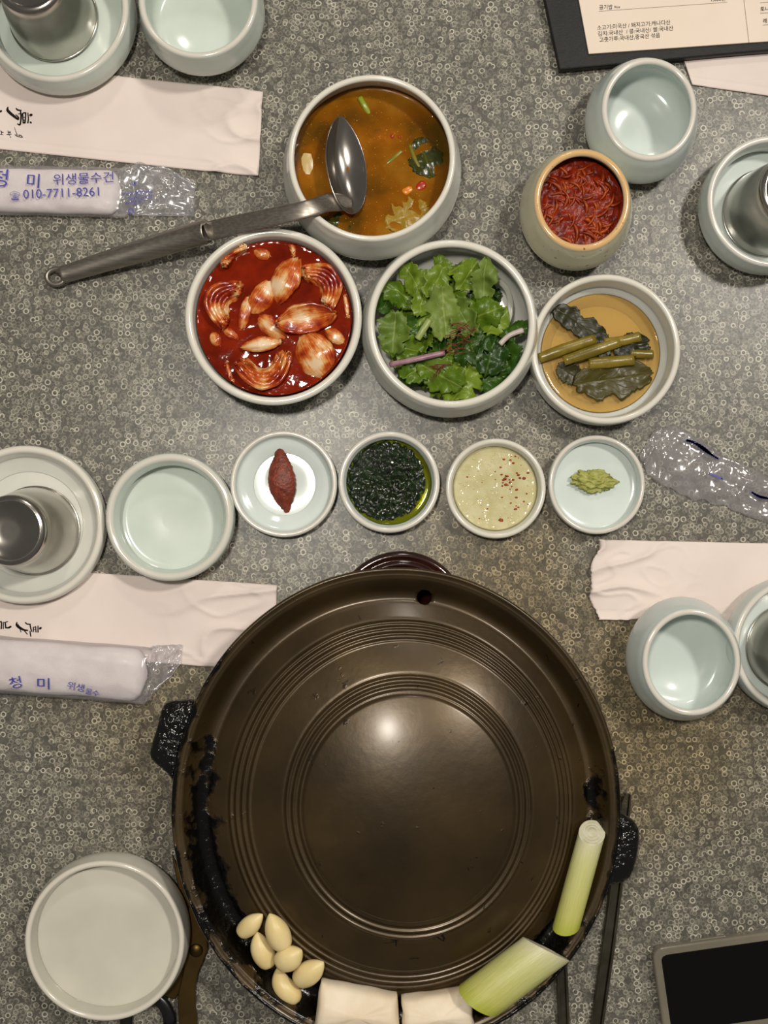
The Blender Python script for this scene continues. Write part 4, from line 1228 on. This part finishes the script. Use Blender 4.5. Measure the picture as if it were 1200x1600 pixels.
# --- ladle
ld = empty('ladle', at(300, 370, 0)); tag(ld, 'stainless steel ladle leaning from the soup across the table', 'ladle')
def ladle_bowl():
    V, Fc = [], []
    C0 = at(541, 258, 0.0555)
    tilt = math.radians(30)
    n_ = Vector((math.sin(tilt), 0.0, math.cos(tilt))); ex = Vector((math.cos(tilt), 0, -math.sin(tilt))); ey = Vector((0, 1, 0))
    ey = Matrix.Rotation(math.radians(7), 3, 'Z') @ ey; ex = Matrix.Rotation(math.radians(7), 3, 'Z') @ ex
    a_, b_, dep = 0.0362, 0.0165, 0.0125
    rings = []
    seg = 48
    lays = [(f, -dep * (1 - f ** 2.2)) for f in (0.0, 0.15, 0.3, 0.45, 0.6, 0.75, 0.88, 0.96, 1.0)]
    lays2 = [(1.012, 0.0002), (1.012, -0.001)] + [(f * 1.0 + 0.02, -dep * (1 - f ** 2.2) - 0.0012) for f in (0.96, 0.88, 0.75, 0.6, 0.45, 0.3, 0.15)] + [(0.0, -dep - 0.0012)]
    for f, h_ in lays + lays2:
        ids = []
        for k in range(seg if f > 0 else 1):
            t = 2 * math.pi * k / seg
            ct, st__ = math.cos(t), math.sin(t)
            w_ = 1 - 0.28 * max(0, st__) ** 2 if st__ > 0 else 1.0
            p = C0 + ex * (b_ * f * ct * w_) + ey * (a_ * f * st__) + n_ * h_
            ids.append(len(V)); V.append(p)
        rings.append(ids)
    for A, B in zip(rings[:-1], rings[1:]):
        for k in range(seg):
            k2 = (k + 1) % seg
            if len(A) == 1: Fc.append((A[0], B[k], B[k2]))
            elif len(B) == 1: Fc.append((A[k], A[k2], B[0]))
            else: Fc.append((A[k], A[k2], B[k2], B[k]))
    return fix_normals(mk('ladle_bowl', V, Fc, STEEL))
child(ladle_bowl(), ld)
neck = spline([(550, 318, 0.0500, 8), (533, 316, 0.0550, 14), (512, 317, 0.0622, 15), (492, 323, 0.0700, 14), (470, 329, 0.0712, 14), (430, 338, 0.0640, 15), (380, 349, 0.0520, 16), (335, 359, 0.0405, 16), (312, 364, 0.0345, 16)], 6)
child(tube('ladle_neck', [at(x, y, z) for x, y, z, r in neck], [(r * S(z), 0.0013) for x, y, z, r in neck], STEEL_BRUSH, None, 16), ld)
hand = spline([(324, 361, 0.0378, 15), (322, 361.5, 0.0372, 19), (300, 368, 0.0320, 19), (240, 386, 0.0225, 18), (170, 407, 0.0150, 16), (112, 425, 0.0103, 14), (98, 429, 0.0094, 13.5), (96, 430, 0.0093, 9)], 6)
child(tube('ladle_handle', [at(x, y, z) for x, y, z, r in hand], [(r * S(z), r * S(z) * 0.85) for x, y, z, r in hand], STEEL_BRUSH, None, 28), ld)
ring_c = at(87, 432, 0.008)
child(tube('hanging_ring', [Vector((ring_c.x + 0.0075 * math.cos(a), ring_c.y + 0.0062 * math.sin(a), 0.007 + 0.001 * math.cos(a))) for a in [2 * math.pi * k / 30 for k in range(31)]], (0.0018, 0.0022), STEEL_BRUSH, None, 10) if False else tube('hanging_ring', [Vector((ring_c.x + 0.0075 * math.cos(a), ring_c.y + 0.0062 * math.sin(a), 0.007 + 0.001 * math.cos(a))) for a in [2 * math.pi * k / 30 for k in range(31)]], 0.0020, STEEL_BRUSH, None, 10), ld)

# --- onion kimchi
KSAUCE = liquid('red_kimchi_brine', (150, 40, 14), 0.88, (98, 20, 4), (138, 36, 8), 0.06, 60, 0.3, 0.7, bump=0.26, bscale=150)
ZK = 0.0425
ks = pool('kimchi_brine', kim_b, ZK, KSAUCE, None, wave=0.0007, seed=3)
tag(ks, 'glossy dark red chilli brine filling the kimchi bowl', 'sauce')
m, nt, b = nodes('chilli_stained_onion')
uv = nn(nt, 'ShaderNodeUVMap', uv_map='UVMap'); tc = nn(nt, 'ShaderNodeTexCoord')
n1 = nn(nt, 'ShaderNodeTexNoise', i_Scale=75.0, i_Detail=5.0); nt.links.new(tc.outputs['Object'], n1.inputs['Vector'])
mp = nn(nt, 'ShaderNodeMapping'); mp.inputs['Scale'].default_value = (1.5, 16.0, 1); nt.links.new(uv.outputs[0], mp.inputs[0])
n2 = nn(nt, 'ShaderNodeTexNoise', i_Scale=2.0, i_Detail=2.0); nt.links.new(mp.outputs[0], n2.inputs['Vector'])
sp = nn(nt, 'ShaderNodeSeparateXYZ'); nt.links.new(uv.outputs[0], sp.inputs[0])
edge_ = mth(nt, 'ABSOLUTE', mth(nt, 'SUBTRACT', sp.outputs[1], 0.5))
f = mth(nt, 'ADD', mth(nt, 'MULTIPLY', n1.outputs[0], 0.85), mth(nt, 'ADD', mth(nt, 'MULTIPLY', n2.outputs[0], 0.3), mth(nt, 'MULTIPLY', edge_, 0.32)))
r = ramp(nt, f, [(0.49, lin((224, 196, 160))), (0.60, lin((212, 150, 84))), (0.68, lin((188, 84, 20))), (0.80, lin((132, 26, 5)))])
nt.links.new(r.outputs[0], b.inputs['Base Color'])
b.inputs['Roughness'].default_value = 0.2
b.inputs['Coat Weight'].default_value = 0.28
b.inputs['Subsurface Weight'].default_value = 0.15; b.inputs['Subsurface Radius'].default_value = (0.004, 0.002, 0.001)
bp = nn(nt, 'ShaderNodeBump', i_Strength=0.3, i_Distance=0.0008); nt.links.new(n2.outputs[0], bp.inputs['Height']); nt.links.new(bp.outputs[0], b.inputs['Normal'])
ONION = m
def onion(label, px, py, z, a, b_, yaw, tx, ty, layers, seed, span=58, concave=False):
    """nested onion petals around one core: a half length px, b_ half width px; layers > 1 makes a wedge turned to show its cut edges"""
    c = at(px, py, z); s_ = S(z)
    root = empty('onion_piece', (c.x, c.y, 0)); tag(root, label, 'onion piece', 'kimchi onion pieces')
    R = Matrix.Rotation(math.radians(yaw), 3, 'Z') @ Matrix.Rotation(math.radians(tx), 3, 'X') @ Matrix.Rotation(math.radians(ty), 3, 'Y')
    if layers > 2: span = 46
    B0 = b_ * s_ / math.sin(math.radians(span)) * (1.0 if layers < 3 else 1.2)
    LV = []
    if layers > 2: R = Matrix.Rotation(math.radians(yaw), 3, 'Z') @ Matrix.Rotation(math.radians(132 if tx > 0 else -132), 3, 'X')
    for l in range(layers):
        A_, B_ = a * s_ * (1 - 0.10 * l), B0 - l * 0.0034
        if l and B_ < 0.004: break
        sp_ = span - 3 * l
        V, Fc, UV = [], [], []
        nu, nv = 22, 14
        for i in range(nu + 1):
            t = -1 + 2 * i / nu
            th_ = t * math.radians(86)
            for j in range(nv + 1):
                fi = math.radians(-sp_ + 2 * sp_ * j / nv)
                q = Vector((i * 0.22 + seed, j * 0.3, seed * 2 + l))
                wob_ = 1 + 0.13 * mn.noise(q)
                x = A_ * (0.45 * math.sin(th_) + 0.55 * t) * (1 + 0.12 * mn.noise(Vector((j * 0.5, seed, l))))
                rr = B_ * (math.cos(th_) ** 0.9)
                y = rr * math.sin(fi) * wob_ + 0.0006 * mn.noise(q * 3)
                zz = (rr * math.cos(fi) - B0 * math.cos(math.radians(span))) * (0.66 if layers < 3 else 0.8) * wob_
                if concave: zz = -zz * 0.8 + 0.0035
                V.append(R @ Vector((x, y, zz)) + c); UV.append((i / nu, j / nv))
        for i in range(nu):
            for j in range(nv):
                k = i * (nv + 1) + j
                Fc.append((k, k + nv + 1, k + nv + 2, k + 1))
        LV.append((V, Fc, UV))
    if layers > 2:
        allv = [p for V, _, _ in LV for p in V]
        mx = max(p.z for p in allv); cxy = sum(allv, Vector()) / len(allv)
        sh_ = Vector((c.x - cxy.x, c.y - cxy.y, ZK + 0.0080 - mx))
        LV = [([p + sh_ for p in V], Fc, UV) for V, Fc, UV in LV]
    for V, Fc, UV in LV:
        o = mk('onion_layer', V, Fc, ONION, None, True, None, UV)
        inside(o, kim_b, 0.001, 0.0025)
        sd = o.modifiers.new('solid', 'SOLIDIFY'); sd.thickness = 0.0029 if layers > 2 else 0.0021; sd.offset = -1
        child(o, root)
    return root
onion('large pale onion petal with a red smear, upper middle of kimchi bowl', 446, 436, ZK + 0.0015, 42, 24, 66, -14, 0, 1, 1.0)
onion('onion petal leaning left under the large pale one', 410, 466, ZK - 0.0005, 36, 20, 58, 12, 0, 2, 2.0)
onion('layered onion wedge at the upper right of kimchi bowl', 503, 446, ZK + 0.001, 42, 30, -55, -38, 0, 5, 3.0)
onion('dark red layered onion wedge at the left of kimchi bowl', 352, 474, ZK + 0.001, 40, 30, 68, -38, 0, 5, 4.0)
onion('onion petal lying sideways in the middle of kimchi bowl', 478, 497, ZK + 0.0015, 44, 22, 10, 12, 0, 1, 5.0, concave=True)
onion('short onion petal under the sideways petal', 424, 512, ZK + 0.0002, 30, 16, -38, 8, 0, 1, 6.0)
onion('big layered onion wedge at the bottom of kimchi bowl', 413, 574, ZK + 0.002, 46, 36, 12, 34, 0, 5, 7.0)
onion('flat onion petal lying on the big bottom wedge', 408, 538, ZK + 0.0045, 32, 12, 8, 0, 0, 1, 8.0)
onion('broad white onion petal at the lower right of kimchi bowl', 492, 556, ZK + 0.0005, 46, 31, -58, 10, 0, 2, 9.0)
onion('small onion corner beside the broad white petal', 523, 525, ZK, 20, 11, -38, 0, 0, 1, 10.0)
onion('orange onion scrap at the upper left of kimchi bowl', 362, 396, ZK, 26, 15, 50, -20, 0, 3, 11.0)
onion('tiny orange onion scrap at the top of kimchi bowl', 409, 396, ZK, 15, 10, -20, 0, 0, 1, 12.0)
onion('narrow red onion petal standing beside the left wedge', 383, 488, ZK, 30, 10, 76, 0, 0, 1, 13.0)
onion('small yellow onion tip left of centre', 360, 521, ZK, 15, 8, -35, 0, 0, 1, 14.0)
onion('red soaked onion bit at the left edge below the wedge', 337, 530, ZK - 0.0003, 14, 9, -60, 0, 0, 1, 15.0)
onion('thin onion sliver at the lower left edge', 358, 582, ZK, 17, 4, -75, 0, 0, 1, 16.0)
onion('thin onion sliver under the top rim', 457, 389, ZK, 12, 5, -75, 0, 0, 1, 17.0)
onion('red onion sliver at the right edge of kimchi bowl', 541, 478, ZK - 0.0002, 18, 4, -82, 0, 0, 1, 18.0)

# --- salad
LET1 = leaf_mat('lettuce_green', (72, 100, 14), (114, 136, 40), (148, 162, 76))
LET2 = leaf_mat('dark_lettuce_green', (30, 58, 10), (54, 86, 20), (88, 116, 46))
LET3 = leaf_mat('pale_lettuce_back', (84, 108, 34), (116, 134, 58), (148, 160, 90), 0.45)
rnd = random.Random(11)
SG_ = 'torn lettuce leaves in the salad bowl'
for i in range(44):
    a, r = rnd.random() * 6.283, math.sqrt(rnd.random()) * 90
    x, y = 702 + r * math.cos(a) * 0.95, 522 + r * math.sin(a) * 0.9
    z = 0.018 + 0.025 * (i / 44.0) * (1 - (r / 125) ** 2) + 0.003
    o = leafy('lettuce_leaf', x, y, z, rnd.uniform(42, 66), rnd.uniform(30, 46), rnd.uniform(0, 360), rnd.choice([LET1, LET2, LET2, LET1]), None, rnd.uniform(-25, 25), rnd.uniform(-25, 25), rnd.uniform(-0.8, 0.8), 0.0048, i + 1, 0.6, 0.5, sal_b)
    dirs = ['right', 'upper right', 'top', 'upper left', 'left', 'lower left', 'bottom', 'lower right']
    where = 'in the middle' if r < 35 else 'at the ' + dirs[int(((-math.degrees(a)) % 360 + 22.5) // 45) % 8]
    tag(o, ('small dark' if o.data.materials[0] == LET2 else 'small bright') + ' lettuce scrap tucked under larger leaves ' + where + ' of the salad', 'lettuce leaf', SG_)
big = [(757, 440, .047, 66, 36, 82, LET3, -12, 'pointed pale lettuce leaf standing at the upper right of the salad'),
       (731, 430, .043, 52, 36, 55, LET1, 15, 'veined lettuce leaf left of the pointed pale leaf'),
       (691, 418, .038, 38, 22, 110, LET1, 30, 'small curled leaf at the top of the salad'),
       (712, 420, .039, 30, 20, 20, LET1, -20, 'little leaf tip between the top leaves'),
       (648, 438, .040, 66, 34, -52, LET1, 22, 'long lettuce leaf at the upper left of the salad'),
       (628, 458, .039, 60, 36, -25, LET1, -16, 'lettuce leaf with jagged edge at the left rim of the salad'),
       (681, 442, .043, 52, 36, 65, LET1, 10, 'curly lettuce piece above the centre of the salad'),
       (694, 488, .050, 74, 46, 96, LET3, 4, 'large pale crinkled lettuce leaf in the middle of the salad'),
       (724, 495, .0475, 60, 34, 118, LET3, -14, 'pale lettuce flap right of the middle leaf'),
       (616, 520, .043, 58, 42, 84, LET3, -8, 'flat pale lettuce leaf at the left of the salad'),
       (756, 490, .045, 52, 46, 20, LET1, 8, 'lettuce piece below the pointed pale leaf'),
       (774, 502, .041, 50, 34, 60, LET1, -18, 'frilly lettuce edge at the right of the salad'),
       (735, 541, .046, 54, 48, 30, LET2, -6, 'dark green leaf below the chilli threads'),
       (766, 556, .043, 58, 46, 75, LET2, 12, 'dark green leaf at the lower right of the salad'),
       (790, 552, .038, 62, 44, 100, LET2, -14, 'glossy dark leaf against the right side of bowl'),
       (688, 586, .044, 72, 46, -28, LET1, 10, 'bright lettuce leaf at the bottom of the salad'),
       (722, 598, .042, 66, 50, 66, LET1, -10, 'broad lettuce leaf at the bottom right of centre'),
       (776, 592, .037, 54, 40, 15, LET2, 16, 'rounded dark leaf at the lower right rim'),
       (655, 575, .041, 54, 40, 40, LET1, -12, 'lettuce leaf below the purple stem'),
       (632, 543, .041, 58, 34, -15, LET1, 14, 'lettuce leaf above the purple stem'),
       (602, 474, .033, 32, 26, 60, LET2, 0, 'small dark leaf at the left rim of the salad'),
       (808, 515, .043, 52, 20, 22, LET2, 20, 'rolled dark leaf tip at the right rim'),
       (643, 588, .034, 40, 30, 0, LET2, 8, 'dark leaf scrap at the lower left rim'),
       (660, 470, .044, 46, 30, 70, LET1, 26, 'folded leaf left of the middle leaf'),
       (655, 505, .040, 44, 40, 40, LET2, -10, 'dark leaf under the pale green stem piece')]
for i, (x, y, z, L, W, yaw, mt, tx, lb) in enumerate(big):
    tag(leafy('lettuce_leaf', x, y, z, L * 1.12, W * 1.15, yaw, mt, None, tx, rnd.uniform(-14, 14), rnd.uniform(-0.5, 0.5), 0.0046, 50 + i, 0.55, 0.5 if i else 0.85, sal_b), lb, 'lettuce leaf', SG_)
PURP = simple('purple_stem', (128, 84, 104), (166, 132, 140), rough=0.35, scale=120)
tag(stalk('leaf_stem', [(609, 570, .0445), (650, 561, .0505), (695, 551, .0520)], 4.2, PURP, seed=4), 'purple leaf stem lying across the left of the salad', 'stem')
tag(stalk('leaf_stem', [(781, 538, .050), (796, 524, .0505), (817, 516, .0480)], 4.0, simple('white_purple_stem', (176, 158, 150), (196, 184, 176), rough=0.35), seed=5), 'whitish leaf stem at the right of the salad', 'stem')
tag(stalk('leaf_stem', [(652, 530, .0475), (662, 514, .0490), (671, 500, .0480)], 5.2, simple('pale_green_stem', (136, 150, 82), (156, 168, 100), rough=0.35), seed=6), 'short pale green stem piece at the left of the salad', 'stem')
OSL = film('raw_onion_slice', 0.05, 0.3, (214, 214, 200), diffuse=0.55)
tag(stalk('onion_slice', [(778, 438, .026), (792, 452, .030), (798, 478, .031), (794, 500, .031), (786, 516, .030)], 4.5, OSL, flat=0.35, seed=7, v=sal_b), 'clear raw onion slice against the right wall of the salad bowl', 'onion slice')
THREAD = simple('chilli_thread', (92, 22, 16), (120, 34, 22), rough=0.5)
rnd = random.Random(3)
V, Fc = [], []
for i in range(26):
    if i < 20: x, y = 718 + rnd.uniform(-9, 14), 518 + rnd.uniform(-14, 14)
    else: x, y = 688 + rnd.uniform(-6, 6), 575 + rnd.uniform(-8, 8)
    if 12 <= i < 20: x, y = 706 + rnd.uniform(-12, 12), 546 + rnd.uniform(-6, 6)
    a = rnd.uniform(-0.6, 1.2); l = rnd.uniform(8, 16); z = 0.0525 if i < 20 else 0.049
    pts = [(x - l * math.cos(a), y + l * math.sin(a), z), (x + rnd.uniform(-4, 4), y + rnd.uniform(-4, 4), z + 0.002), (x + l * math.cos(a + rnd.uniform(-.6, .6)), y - l * math.sin(a), z + 0.0005)]
    W_ = [at(*p) for p in spline(pts, 4)]
    b0 = len(V)
    for p in W_:
        for k in range(4): V.append((p.x + 0.00032 * math.cos(k * 1.57), p.y + 0.00032 * math.sin(k * 1.57), p.z + 0.0002 * (k % 2)))
    for j in range(len(W_) - 1):
        for k in range(4): Fc.append((b0 + j * 4 + k, b0 + j * 4 + (k + 1) % 4, b0 + j * 4 + 4 + (k + 1) % 4, b0 + j * 4 + 4 + k))
tag(mk('chilli_thread', V, Fc, THREAD), 'tuft of fine dark red chilli threads on top of the salad', 'chilli threads', kind='stuff')

# --- pickled greens
VIN = liquid('yellow_vinegar', (250, 236, 196), 0.36, (220, 184, 112), (228, 194, 124), 0.04, 12, 0.3, 0.7)
ZP = 0.0130
tag(pool('pickle_vinegar', gre_b, ZP, VIN, None), 'clear yellow-brown vinegar in the pickle dish', 'vinegar')
PLEAF = leaf_mat('pickled_dark_leaf', (22, 24, 5), (42, 42, 9), (58, 56, 16), 0.34)
PLEAF2 = leaf_mat('pickled_olive_leaf', (42, 40, 7), (66, 60, 13), (82, 74, 22), 0.34)
PST = simple('pickled_stalk', (100, 86, 18), (136, 116, 38), rough=0.28, scale=70, stretch=(1, 1, 1), bump=0.2, bscale=260)
for x, y, z, L, W, yaw, mt, lb in [(906, 507, .017, 112, 36, -32, PLEAF, 'long dark pickled leaf at the top of the greens'), (986, 540, .0185, 58, 40, 10, PLEAF, 'folded dark pickled leaf at the right of the stalks'),
                                   (958, 592, .0165, 118, 62, 8, PLEAF2, 'big olive pickled leaf at the bottom of the greens'), (890, 583, .0155, 44, 34, -30, PLEAF2, 'small brown pickled leaf at the lower left of the greens'),
                                   (940, 540, .0195, 40, 34, -60, PLEAF, 'dark leaf scrap draped over the stalks')]:
    tag(leafy('pickled_leaf', x, y, z, L, W, yaw, mt, None, 4, 3, 0.1, 0.0018, int(x), 0.5, 0.55, gre_b), lb, 'pickled leaf', 'pickled greens')
for pts, r, lb in [([(842, 560, .017), (880, 546, .0195), (930, 530, .019)], 8.5, 'thick pickled stalk reaching the left rim'), ([(881, 564, .0215), (925, 549, .0225), (968, 534, .021)], 8.5, 'pickled stalk lying on top of the others'),
                   ([(944, 536, .0205), (975, 532, .020), (1000, 526, .019)], 8.0, 'pickled stalk at the upper right of the bundle'), ([(920, 568, .0185), (950, 566, .0195), (990, 562, .019)], 9.5, 'pickled stalk under the bundle'),
                   ([(985, 552, .018), (1002, 553, .0178), (1020, 554, .017)], 7.0, 'pickled stalk end poking out to the right')]:
    tag(stalk('pickled_stalk', pts, r, PST, seed=r, v=gre_b), lb, 'pickled stalk', 'pickled stalks')

# --- relish
rl = empty('chilli_relish', jar_b[0].location); tag(rl, 'chunky bright red shredded relish in the cream stoneware bowl', 'relish')
RED = simple('red_chilli_paste', (92, 16, 4), (142, 40, 9), rough=0.3, scale=150, bump=0.5, bscale=300, bdist=0.001, spec=0.22)
RZ = 0.041
o = pool('paste', jar_b, RZ, RED, rl, ell=1.06, meniscus=0.0, seg=96)
rr_ = inner_r(jar_b, RZ)
V, Fc = [], []
n = 46
cj = jar_b[0].location
for i in range(n + 1):
    for j in range(n + 1):
        u, v_ = 2 * i / n - 1, 2 * j / n - 1
        x = u * math.sqrt(1 - v_ * v_ / 2); y = v_ * math.sqrt(1 - u * u / 2)
        d = math.hypot(x, y)
        p = Vector((x * (rr_ - 0.001), y * (rr_ - 0.001) * 1.06, 0))
        q = Vector((p.x * 190, p.y * 190, 2))
        V.append((p.x, p.y, RZ - 0.0005 + 0.003 * (1 - d * d) + 0.0016 * mn.noise(q) + 0.0012 * mn.noise(q * 2.2) * (1 - d ** 6)))
for i in range(n):
    for j in range(n):
        a = i * (n + 1) + j; Fc.append((a, a + n + 1, a + n + 2, a + 1))
mk('paste_surface', V, Fc, RED, rl)
SH = simple('orange_shred', (120, 32, 6), (170, 72, 18), rough=0.35, scale=120, spec=0.3)
rnd = random.Random(8); V, Fc = [], []
for i in range(85):
    a, r = rnd.random() * 6.283, math.sqrt(rnd.random()) * 0.027
    x, y = r * math.cos(a), r * math.sin(a) * 1.06
    d = rnd.uniform(0, 3.14); l = rnd.uniform(0.003, 0.008); wv_ = rnd.uniform(0.0009, 0.0018)
    z = RZ + 0.0030 * (1 - (r / rr_) ** 2) + rnd.uniform(-0.0006, 0.0009)
    b0 = len(V)
    for k in range(6):
        t = k / 5 * 2 - 1
        cx, cy = x + l * t * math.cos(d) - 0.3 * l * t * t * math.sin(d), y + l * t * math.sin(d) + 0.3 * l * t * t * math.cos(d)
        ww = wv_ * (1 - 0.7 * abs(t) ** 3)
        for s_, h_ in ((-1, 0), (0, 1), (1, 0), (0, -1)):
            V.append((cx - math.sin(d) * ww * s_, cy + math.cos(d) * ww * s_, z + ww * 0.7 * h_ - 0.0012 * t * t))
    for k in range(5):
        for e in range(4): Fc.append((b0 + k * 4 + e, b0 + k * 4 + (e + 1) % 4, b0 + k * 4 + 4 + (e + 1) % 4, b0 + k * 4 + 4 + e))
sh = mk('shreds', V, Fc, SH, rl); sh['kind'] = 'stuff'

# --- red paste spindle, herb sauce, salt sauce, wasabi
PASTE = simple('red_brown_paste', (96, 34, 16), (128, 50, 26), rough=0.42, scale=220, bump=0.7, bscale=520, bdist=0.0012)
pts = spline([(437, 697, .006, 3), (438, 712, .0085, 10), (439, 735, .0105, 19), (441, 757, .011, 21.5), (444, 778, .0095, 16), (447, 792, .0075, 8), (449, 800, .006, 3)], 8)
o = tube('chilli_paste', [at(x, y, z - 0.001) for x, y, z, r in pts], [(r * S(0.01) * (1 + 0.06 * mn.noise(Vector((i * .6, 0, 0)))), max(0.0006, (z - 0.0052) * 0.9)) for i, (x, y, z, r) in enumerate(pts)], PASTE, None, 28)
for vt in o.data.vertices:
    vt.co += Vector((mn.noise(vt.co * 500), mn.noise(vt.co * 500 + Vector((5, 0, 0))), mn.noise(vt.co * 500 + Vector((0, 7, 0))))) * 0.0007
    vt.co.z = max(vt.co.z, 0.0052)
tag(o, 'spindle of grainy red-brown chilli paste in the celadon dish', 'paste')

hs = empty('herb_sauce', d_green[0].location); tag(hs, 'dark green chopped herb sauce in bright oil in its dish', 'sauce')
HOIL = liquid('green_herb_oil', (176, 176, 40), 0.35, (124, 134, 14), (146, 152, 24), 0.04, 30)
pool('herb_oil', d_green, 0.0105, HOIL, hs, rmax=70 * S(0.01))
HERB = simple('chopped_dark_herbs', (7, 13, 4), (24, 40, 8), rough=0.06, scale=300, bump=0.12, bscale=600, bdist=0.001)
V, Fc = [], []
n = 90
hcx, hcy = at(601, 750, 0.011).x - hs.location.x, at(601, 750, 0.011).y - hs.location.y
for i in range(n + 1):
    for j in range(n + 1):
        u, v_ = 2 * i / n - 1, 2 * j / n - 1
        x = u * math.sqrt(1 - v_ * v_ / 2); y = v_ * math.sqrt(1 - u * u / 2)
        d = math.hypot(x, y); a = math.atan2(y, x)
        R_ = 63.5 * S(0.01) * (1 + 0.05 * mn.noise(Vector((math.cos(a) * 3, math.sin(a) * 3, 0))))
        px_, py_ = hcx + x * R_, hcy + y * R_
        q = Vector((px_ * 300, py_ * 300, 1))
        z = 0.0098 + 0.0022 * (1 - d ** 5) + (0.0016 * mn.noise(q) + 0.0013 * mn.noise(q * 2.1)) * (1 - 0.5 * d ** 4)
        V.append((px_, py_, z))
for i in range(n):
    for j in range(n):
        a = i * (n + 1) + j; Fc.append((a, a + n + 1, a + n + 2, a + 1))
mk('chopped_herbs', V, Fc, HERB, hs)

gs = empty('garlic_salt_sauce', d_salt[0].location); tag(gs, 'cloudy pale yellow sauce sprinkled with red chilli flakes', 'sauce')
SALT = liquid('cloudy_yellow_sauce', (232, 226, 184), 0.85, (200, 192, 142), (218, 210, 168), 0.07, 90, 0.35, 0.65, bump=0.5, bscale=260)
pool('sauce_pool', d_salt, 0.0125, SALT, gs, wave=0.0004)
rnd = random.Random(21); ps = []
for i in range(30): ps.append((rnd.gauss(796, 14), rnd.gauss(748, 22), rnd.uniform(0.6, 1.5)))
for i in range(16): ps.append((775 + rnd.uniform(-52, 52), 762 + rnd.uniform(-52, 52), rnd.uniform(0.4, 1.0)))
ps.append((783, 813, 2.0))
scatter('chilli_flakes', ps, simple('chilli_flake', (160, 40, 8), (190, 74, 16), rough=0.4), gs, 0.00105, 0.0124, 2, 0.35)
ps = []
while len(ps) < 170:
    x, y = 775 + rnd.uniform(-60, 60), 764 + rnd.uniform(-60, 60)
    if math.hypot(x - 775, y - 764) < 60: ps.append((x, y, rnd.uniform(0.5, 1.3)))
scatter('minced_garlic', ps, simple('minced_garlic', (206, 200, 152), (222, 216, 174), rough=0.25), gs, 0.0011, 0.0119, 3, 0.6)

WAS = simple('wasabi_paste', (142, 144, 62), (176, 176, 98), rough=0.5, scale=200, bump=0.9, bscale=380, bdist=0.0015)
c = at(926, 751, 0.008)
o = blob('wasabi', (c.x, c.y, 0.0085), (0.0150, 0.0078, 0.0050), WAS, None, 0.42, 3.0, 11, 5, (0, 0, -0.12), fine=0.22, ffreq=8, flat=0.0052)
tag(o, 'lumpy dab of pale green wasabi in the blue-white dish', 'wasabi')
